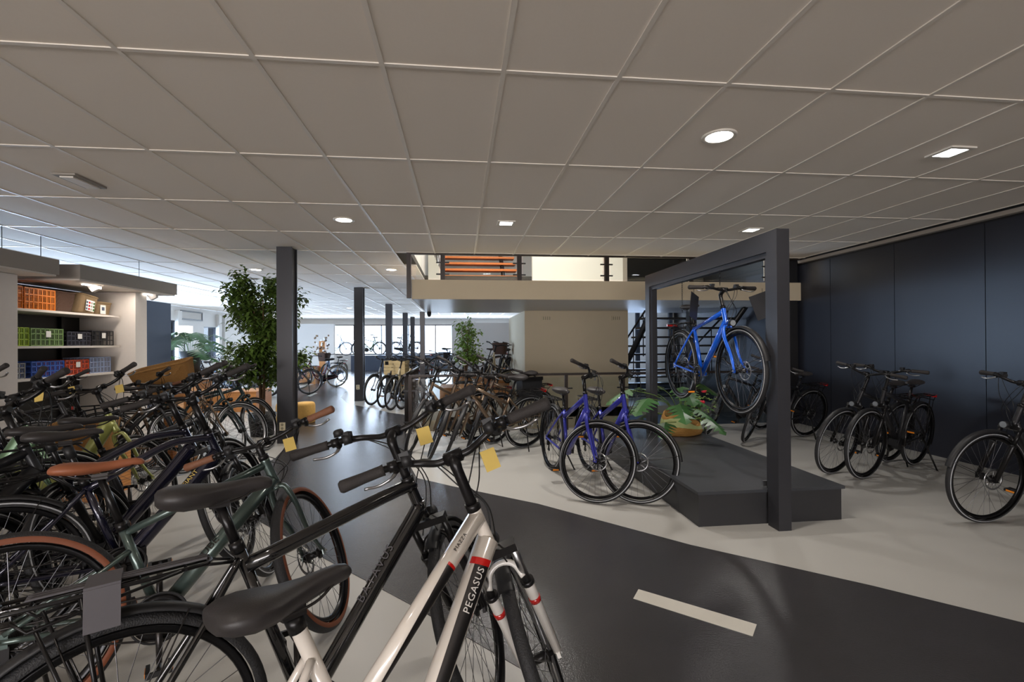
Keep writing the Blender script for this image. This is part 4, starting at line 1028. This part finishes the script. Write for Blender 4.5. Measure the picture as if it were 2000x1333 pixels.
for y0, y1, n in ((6.35, 8.35, 1), (3.2, 6.05, 2)):
    c = empty('shelf_canopy', (0, 0, 0), label='taupe box canopy with pale underside hanging over the shelves, '+('the far one' if n == 1 else 'the near one'), cat='canopy', group='shelf canopies')
    b = MB(); b.bbox((-5.72, y0, 2.225), (-4.68, y1, 2.40), M_['header']); b.obj('canopy_box', c)
    b = MB(); b.bbox((-5.70, y0+.02, 2.205), (-4.70, y1-.02, 2.225), M_['headerw']); b.obj('canopy_soffit', c)
    b = MB(); b.cyl((-5.2, y1-.1, 2.4), (-5.2, y1-.1, CZ), .004, M_['blk'], 6); b.cyl((-5.2, y0+.1, 2.4), (-5.2, y0+.1, CZ), .004, M_['blk'], 6); b.obj('hanging_wire', c)
for y, n in ((6.9, 'left'), (8.1, 'right')):
    c = empty('strip_spotlight', (-4.9, y, 2.205), label='white bracket lamp under the far canopy, '+n+' of two', cat='lamp', group='bracket lamps under the canopy')
    b = MB(); b.prism([(-.09, 0), (.06, 0), (.06, -.05), (-.02, -.09)], M_['headerw'], .06); b.obj('bracket', c)
    b = MB(); b.box((.0, -.12, -.014), (.02, .2, .010), M_['lampsoft']); b.obj('light_strip', c)
sp = area('canopy_strip_light', (-4.85, 7.0, 2.19), (0, 0, 0), .1, 1.2, 5, (1, .9, .8))
CR = [  # shelf z, y centre, length along Y, height, colour, name, kind
    (1.835, 6.03, .24, .27, (214, 120, 30), 'orange crate at the left end of the top shelf', 0), (1.835, 6.39, .42, .265, (222, 128, 34), 'wide orange crate on the top shelf', 0),
    (1.39, 6.08, .30, .225, (150, 176, 44), 'lime green crate at the left end of the middle shelf', 0), (1.39, 6.49, .46, .22, (120, 148, 88), 'sage green crate on the middle shelf', 0),
    (1.39, 6.98, .38, .19, (52, 50, 60), 'dark purple crate on the middle shelf', 0), (1.39, 7.41, .40, .215, (38, 38, 42), 'black crate at the right end of the middle shelf', 0),
    (1.0, 6.04, .28, .19, (150, 152, 156), 'grey crate at the left end of the lower shelf', 0), (1.0, 6.5, .46, .2, (66, 104, 196), 'blue crate on the lower shelf', 0),
    (1.0, 6.95, .38, .2, (206, 78, 30), 'orange-red crate on the lower shelf', 0), (1.0, 7.36, .38, .225, (150, 164, 196), 'pale blue crate at the right end of the lower shelf', 0)]
for k, (z, y, L, H, col, lab, kd) in enumerate(CR):
    m = mat('crate_plastic_%d' % k, S(*col), .45)
    c = empty('crate', (-5.33, y, z), R_(90), 'plastic '+lab, 'crate', 'plastic crates on the shelves')
    crate_mesh(L, .34, H, m, max(3, int(L/.06))).obj('crate_body', c)
    if k in (3, 4, 5, 8):
        b = MB(); b.bbox((-.03, -.181, H*.5), (.04, -.178, H*.85), M_['paper']); b.obj('price_card', c, label='white price card')
def basket(name, lab, loc, rz, L, W, H, m, tilt=None, grp='wicker baskets', flare=.8, hollow=.02):
    c = empty(name, loc, rz, lab, 'basket', grp)
    if tilt: c.rotation_euler = (tilt[0], tilt[1], rz)
    b = MB(); big = L > .45; rows = 15 if big else 9; n = 64 if big else 36; wv = .03 if big else .035; vs = []
    def ring(s, z): 
        o = []
        for k in range(n):
            a = 2*math.pi*k/n; cx, sx = math.cos(a), math.sin(a)
            o.append((math.copysign(abs(cx)**.35, cx)*L/2*s, math.copysign(abs(sx)**.35, sx)*W/2*s, z))
        return o
    prof = [(flare*.1, 0), (flare, 0)]+[(flare+(1-flare)*k/rows, H*k/rows) for k in range(1, rows+1)]+[(.95, H), (flare*.95, .01), (flare*.1, .01)]
    for q, (sc_, z) in enumerate(prof):
        rg = ring(sc_, z)
        if 2 <= q <= rows: rg = [(p[0]*(1+wv*((q+k) % 2)), p[1]*(1+wv*1.2*((q+k) % 2)), p[2]) for k, p in enumerate(rg)]
        vs += rg
    fs = [(i*n+k, i*n+(k+1) % n, (i+1)*n+(k+1) % n, (i+1)*n+k) for i in range(len(prof)-1) for k in range(n)]
    b.add(vs, fs, m); b.obj('basket_body', c)
    b = MB(); b.tube([Vector(p) for p in ring(1.01, H)], .012, m, 8, closed=True); b.obj('basket_rim', c)
    return c
basket('wicker_basket', 'brown wicker basket in the middle of the top shelf', (-5.33, 6.80, 1.835), R_(90), .36, .3, .26, M_['wickerd'])
c = basket('wicker_basket', 'tilted pale wicker basket with a picture label on the top shelf', (-5.28, 7.14, 1.84), R_(90), .32, .26, .25, M_['wickerl'], (0, R_(8)))
b = MB(); b.box((.0, -.136, .11), (.15, .004, .15), M_['paper'])
for k in range(12): b.box((-.06+.04*(k % 4), -.139, .06+.045*(k//4)), (.028, .002, .03), [M_['navyw'], M_['burgc'] if 'burgc' in M_ else M_['red'], M_['header'], M_['leafd']][k % 4])
b.obj('picture_label', c, label='white label with small coloured pictures')
c = basket('wicker_basket', 'small wicker basket with a white picture label at the right end of the top shelf', (-5.3, 7.47, 1.835), R_(90), .3, .26, .18, M_['wickerl'])
b = MB(); b.box((-.05, -.135, .08), (.10, .004, .13), M_['paper']); b.box((-.05, -.138, .09), (.05, .002, .05), M_['navyw']); b.obj('picture_label', c, label='white label with a dark picture')
p = onz(348, 745, 1.05)
basket('wicker_basket', 'large golden wicker basket tilted behind the handlebars', (-3.45, 6.02, .84), R_(12), .58, .40, .32, M_['wicker'], (R_(8), R_(-14)), flare=.82)
basket('wicker_basket', 'golden wicker basket lying low behind the left bicycles', (-3.45, 4.75, .42), R_(25), .46, .34, .26, M_['wicker'], flare=.85)
b = MB(); b.bbox((-3.7, 4.55, 0), (-3.2, 4.95, .42), M_['plinth']); b.obj('wooden_box', None, label='plain wooden box under the low golden wicker basket', cat='box')
t = empty('display_stand', (-3.45, 6.02, 0), label='dark wooden stand under the large wicker basket', cat='stand')
b = MB(); b.bbox((-.24, -.18, 0), (.24, .18, .03), M_['plinth']); b.obj('stand_foot', t)
b = MB(); b.bbox((-.05, -.05, .03), (.05, .05, .78), M_['plinth']); b.obj('stand_post', t); b = MB(); b.bbox((-.24, -.17, .78), (.24, .17, .82), M_['plinth']); b.obj('stand_top', t)
# wooden crate on the front carrier
p = onz(776, 731, .69)
c = empty('wooden_crate', (p.x+.03, p.y-.3, .70), R_(-12), 'pale pine crate with black stamp on the front carrier of the beige bicycle', 'crate')
for k in range(4):
    for s in (-1, 1):
        b = MB(); b.bbox((-.235, s*.16-.006, .02+k*.075), (.235, s*.16+.006, .085+k*.075), M_['crate']); b.obj('slat', c)
        b = MB(); b.bbox((s*.235-.006, -.16, .02+k*.075), (s*.235+.006, .16, .085+k*.075), M_['crate']); b.obj('slat', c)
b = MB(); b.bbox((-.235, -.16, 0), (.235, .16, .015), M_['crate']); b.obj('crate_base', c)
b = MB(); b.bbox((-.21, -.169, .22), (-.13, -.1665, .30), M_['blkm']); b.obj('stamp', c, label='black stamped square')
# baskets on rear bikes
def on_bike(bk, lab, m, s, front=True, h=.80):
    rt = bk[0]; p = rt.matrix_basis @ Vector((.54+.05 if front else -.56, 0, h))
    c = basket('carrier_basket', lab, (p.x, p.y, p.z), math.atan2(rt.matrix_basis[1][0], rt.matrix_basis[0][0]), s*.85, s, s*.8, M_[m], grp='baskets on rear bicycles'); return c
on_bike(B_blue, 'brown wicker basket on the blue city bicycle by the partition', 'wickerd', .34)
on_bike(B_black, 'black box basket on the black bicycle in the rear room', 'pot', .36)
on_bike(B_wick, 'dark wicker basket on the bicycle beside the cheek wall', 'wickerd', .36)
on_bike(B_burg, 'brown wicker basket on the burgundy bicycle by the plinth', 'wickerd', .34)

# ------------------------------------------------------------------ plants
def leaf_ico(b, p, d, L, w, m, droop=.3):
    d = Vector(d).normalized(); s = d.cross(Vector((0, 0, 1)));
    s = s.normalized() if s.length > .1 else Vector((1, 0, 0)); n = s.cross(d)
    mid = p+d*L*.5+n*L*.08; tip = p+d*L-Vector((0, 0, droop*L))
    b.add([p, mid+s*w-n*.01*L, mid, mid-s*w-n*.01*L, tip], [(0, 1, 2), (0, 2, 3), (1, 4, 2), (2, 4, 3)], m, True)
def ficus(x, y, H, lab, seedn, leafm, n=1500, spread=.42, lo=.55, pot=.2, z0=0., L=.075):
    rnd = random.Random(seedn); t = empty('ficus_tree', (x, y, z0), 0, lab, 'plant', 'indoor trees')
    b = MB(); b.rev([(.0001, 0), (pot*.8, 0), (pot, .34), (pot*.93, .34), (pot*.9, .3), (.0001, .3)], M_['pot'], 24, axis='z'); b.obj('pot', t)
    b = MB(); tips = []
    for k in range(4):
        a = k*1.57; base = Vector((.02*math.cos(a), .02*math.sin(a), .3)); mid = Vector((.05*math.cos(a+1), .05*math.sin(a+1), H*.45)); top = Vector((.12*math.cos(a+.5), .12*math.sin(a+.5), H*.9))
        b.tube(cr([base, mid, top], 6), [.022-.0012*i for i in range(13)], M_['bark'], 7); P = cr([base, mid, top], 6)
        for j in range(9):
            q = P[4+j]; an = rnd.random()*6.28; l = spread*(.5+.6*rnd.random())*(1-.35*j/9); e = q+Vector((math.cos(an)*l, math.sin(an)*l, .12+.22*rnd.random()))
            b.tube([q, (q+e)/2+Vector((0, 0, .03)), e], [.007, .005, .002], M_['bark'], 5); tips.append((q, e))
    b.obj('trunk', t)
    f = MB()
    for k in range(n):
        q, e = tips[rnd.randrange(len(tips))]; u = .25+.85*rnd.random(); p = q+(e-q)*u+Vector((rnd.gauss(0, .06), rnd.gauss(0, .06), rnd.gauss(0, .07)))
        if p.z < lo: p.z = lo+rnd.random()*.2
        a = rnd.random()*6.28; leaf_ico(f, p, (math.cos(a), math.sin(a), -.5+.6*rnd.random()), L*(.7+.6*rnd.random()), L*.24, leafm, .25)
    f.obj('foliage', t, kind='stuff')
ficus(-3.02, 7.55, 2.3, 'tall dense ficus tree in a black pot behind the nearest column', 3, M_['leaf'], 6500, .60, .62, L=.105)
M_['leafl'] = mat('light_leaf', S(120, 150, 66), .45, noise=.3, nscale=12)
ficus(.15, 12.9, 1.95, 'slender pale green indoor tree in the rear room', 5, M_['leafl'], 1100, .45, .85, .24, z0=.0, L=.13)
def monstera_leaf(b, p, d, up, L, m):
    d = Vector(d).normalized(); up = Vector(up); s = d.cross(up).normalized(); n = s.cross(d)
    out = []
    prof = [(0, .05), (.06, .42), (.18, .54), (.25, .18), (.35, .54), (.42, .16), (.53, .50), (.59, .14), (.70, .40), (.76, .12), (.86, .24), (1, .01)]
    mid = [(0, .0)]
    for sg in (-1, 1):
        pr = [p+d*L*t+s*(sg*w*L)-n*(w*w*L*.5)-up*(t*t*L*.25) for t, w in prof]
        md = [p+d*L*t+n*.004-up*(t*t*L*.25) for t, w in prof]
        vs = pr+md; k = len(prof); fs = [(i, i+1, k+i+1, k+i) for i in range(k-1)]
        b.add(vs, fs if sg > 0 else [tuple(reversed(f)) for f in fs], m)
def monstera(loc, lab, n, potf, seedn, Lf=.22, hgt=.45, spread=.45, m=None, bias=(0, 0)):
    rnd = random.Random(seedn); t = empty('potted_monstera', loc, 0, lab, 'plant'); potf(t)
    m = m or M_['leafd']
    for k in range(n):
        a = k*2.4+rnd.random()*.5; r = spread*(.45+.55*rnd.random()); e = Vector((math.cos(a)*r+bias[0], math.sin(a)*r+bias[1], hgt*(.45+.8*rnd.random())))
        b = MB(); b.tube(cr([(0, 0, .15), (e.x*.4, e.y*.4, e.z*.8), e], 5), .005, M_['leaf'], 5)
        monstera_leaf(b, e, (math.cos(a), math.sin(a), -.35), (0, 0, 1), Lf*(.8+.5*rnd.random()), m); b.obj('leaf', t)
    return t
def pot_seagrass(t):
    b = MB(); n = 26; prof = [(.13, 0), (.165, .02), (.175, .06), (.17, .10), (.165, .13), (.155, .17), (.14, .2), (.13, .205), (.12, .15)]
    vs = []
    for i, (r, z) in enumerate(prof):
        for k in range(n):
            a = 2*math.pi*k/n; dz = (.035*math.sin(3*a+1)*max(0, (z-.1)/.1)); rr = r*(1+.05*math.sin(2*a+i*.2))
            vs.append((rr*math.cos(a)*1.5, rr*math.sin(a)*1.05, (z+dz)*(1-.32*math.cos(a))))
    for i in range(len(prof)-1):
        b.add([], [], M_['seagrass'])
    k0 = len(b.v); b.v += vs; P = len(prof)
    for i in range(P-1):
        m = M_['sagepaint'] if i in (3, 4) else M_['seagrass']; mi = b.mi(m)
        for k in range(n): b.f.append([k0+i*n+k, k0+i*n+(k+1) % n, k0+(i+1)*n+(k+1) % n, k0+(i+1)*n+k]); b.m.append(mi); b.sm.append(True)
    b.f.append([k0+k for k in reversed(range(n))]); b.m.append(b.mi(M_['seagrass'])); b.sm.append(False)
    b.obj('basket_pot', t, label='golden seagrass basket pot with green band')
tm = monstera((2.66, 5.42, .268), 'monstera in a slumped seagrass basket at the back of the platform', 17, pot_seagrass, 11, .27, .50, .56, bias=(-.12, 0))
tm.scale = (1.0, 1.0, 1.0)
def pot_grey(t):
    b = MB(); b.rev([(.0001, 0), (.17, 0), (.22, .5), (.2, .5), (.19, .45), (.0001, .45)], M_['potg'], 24, axis='z'); b.obj('pot', t)
q = onz(372, 745, .35)
tm = monstera((-6.05, 11.3, .75), 'monstera in a tall grey pot before the blue windows', 22, pot_grey, 21, .34, .75, .55, M_['leafd'])
b = MB(); b.bbox((-6.35, 11.0, 0), (-5.75, 11.6, .75), M_['plinth']); b.obj('plinth_box', None, label='wooden plinth under the grey potted monstera', cat='display plinth')
# flowers behind platform
t = empty('flower_plant', (3.1, 5.95, 0), 0, 'leafy plant with red flowers behind the black platform', 'plant')
b = MB(); b.rev([(.0001, 0), (.10, 0), (.13, .2), (.11, .2), (.0001, .18)], M_['pot'], 20, axis='z'); b.obj('pot', t)
b = MB(); rnd = random.Random(4)
for k in range(150):
    a = rnd.random()*6.28; r = rnd.random()*.26; p = Vector((math.cos(a)*r, math.sin(a)*r, .25+rnd.random()*.42)); leaf_ico(b, p, (math.cos(a), math.sin(a), .3), .07, .02, M_['leafl'])
b.obj('foliage', t, kind='stuff')
for p in ((-.1, 0, .66), (.18, .05, .72), (.05, -.12, .6)):
    b = MB()
    for k in range(5): a = k*1.256; b.sph((p[0]+.022*math.cos(a), p[1]+.022*math.sin(a), p[2]), .02, M_['flower'], 8)
    b.obj('flower_head', t)

# ------------------------------------------------------------------ small furniture and rear things
for (px_, py_, r, h, lab) in ((603, 830, .17, .36, 'yellow cork stool right of the near column'), (530, 832, .19, .36, 'yellow cork stool left of the near column')):
    p = onz(px_, py_+4, 0); c = empty('cork_stool', (p.x+(-.2 if px_ > 580 else .1), p.y+.45, 0), 0, lab, 'stool', 'cork stools')
    b = MB(); b.rev([(.0001, 0), (r*.95, 0), (r, .02), (r, h-.05), (r*.93, h-.015), (r*.8, h), (.0001, h)], M_['cork'], 28, axis='z'); b.obj('stool_body', c)
def plinth(x0, y0, x1, y1, h, lab):
    c = empty('plywood_plinth', ((x0+x1)/2, (y0+y1)/2, 0), 0, lab, 'display plinth', 'plywood plinths')
    b = MB(); w, d = (x1-x0)/2, (y1-y0)/2; b.bbox((-w, -d, 0), (w, d, h-.02), M_['plinth']); b.obj('plinth_body', c)
    b = MB(); b.bbox((-w-.01, -d-.01, h-.02), (w+.01, d+.01, h), M_['plinth']); b.obj('plinth_top', c); return c
q = onz(622, 749, 0)
c = plinth(q.x-.8, q.y-.35, q.x, q.y+.15, .6, 'plywood plinth stamped with a letter G right of the near column')
o = fake_text('G', .34, M_['bark'], c, Matrix.Translation((.18, -.2515, .3)) @ Matrix.Rotation(R_(90), 4, 'X'))
c2 = fake_text('G', .34, M_['bark'], c, Matrix.Translation((.4015, 0, .3)) @ Matrix.Rotation(R_(90), 4, 'Z') @ Matrix.Rotation(R_(90), 4, 'X'))
plinth(-.5, 11.5, 1.2, 12.6, .3, 'low plywood plinth under the rear-room bicycles')
plinth(-.2, 13.4, 2.6, 14.6, .45, 'higher plywood plinth behind the rear-room tree')
plinth(-5.6, 10.2, -4.2, 11.0, .42, 'plywood plinth half hidden by the ficus tree')
# wood accessory post near the far partition
q = onz(659, 737, 0)
t = empty('accessory_post', (-4.95, 17.6, 0), 0, 'tall wooden post hung with small accessories by the far road', 'display stand')
b = MB(); b.bbox((-.1, -.1, 0), (.1, .1, 1.5), M_['plinth']); b.obj('post', t)
b = MB(); rnd = random.Random(9)
for k in range(60): b.box((rnd.uniform(-.28, .28), -.14+rnd.uniform(-.03, .03), .95+rnd.random()*.75), (.05, .02, .06), [M_['wickerl'], M_['wickerd'], M_['paper'], M_['bark']][k % 4])
b.obj('accessories', t, kind='stuff')
# picture frames on the blue wall
for (u0, v0, u1, v1, lab) in ((353, 606, 395, 632, 'thin black frame on the blue-lit wall, above the monstera'), (468, 614, 520, 660, 'thin black frame on the blue-lit wall, behind the ficus')):
    X = XL+.025; a = onX(u0, v0, X); c_ = onX(u1, v1, X); c = empty('picture_frame', (X, a.y, 0), 0, lab, 'picture frame', 'thin black frames')
    b = MB(); w = c_.y-a.y; z1 = a.z; z0 = onX(u0, v1-8, X).z
    for p_, q_ in (((0, z0), (w, z0+.04)), ((0, z1-.04), (w, z1)), ((0, z0), (.04, z1)), ((w-.04, z0), (w, z1))): b.bbox((-.02, p_[0], p_[1]), (.02, q_[0], q_[1]), M_['blk'])
    b.obj('frame_bars', c)
    b = MB(); b.bbox((-.01, .04, z0+.04), (.0, w-.04, z1-.04), M_['grey']); b.obj('print', c)
q = onY(360, 648, 12.5)
t = empty('table_lamp', (q.x, 12.5, 0), 0, 'white square-shaded lamp behind the monstera', 'lamp')
b = MB(); b.box((0, 0, q.z), (.26, .26, .28), mat('lamp_shade', S(240, 236, 228), .8, emit=(1, .95, .9), estr=1.)); b.obj('lamp_shade', t)
b = MB(); b.cyl((0, 0, 0), (0, 0, q.z-.13), .015, M_['blk'], 8); b.rev([(.0001, 0), (.13, 0), (.13, .02), (.0001, .02)], M_['blk'], 20, axis='z'); b.obj('lamp_pole', t)
b = MB(); b.bbox((-6.2, 8.4, 0), (-5.95, 10.4, 2.25), M_['navyw']); b.obj('wall_navy_divider', kind='structure')
# low navy cargo bay behind the second column
b = MB(); b.bbox((-3.9, 19.6, 0), (-1.6, 20.2, .1), M_['flower']); 
bpy.context.view_layer.update()
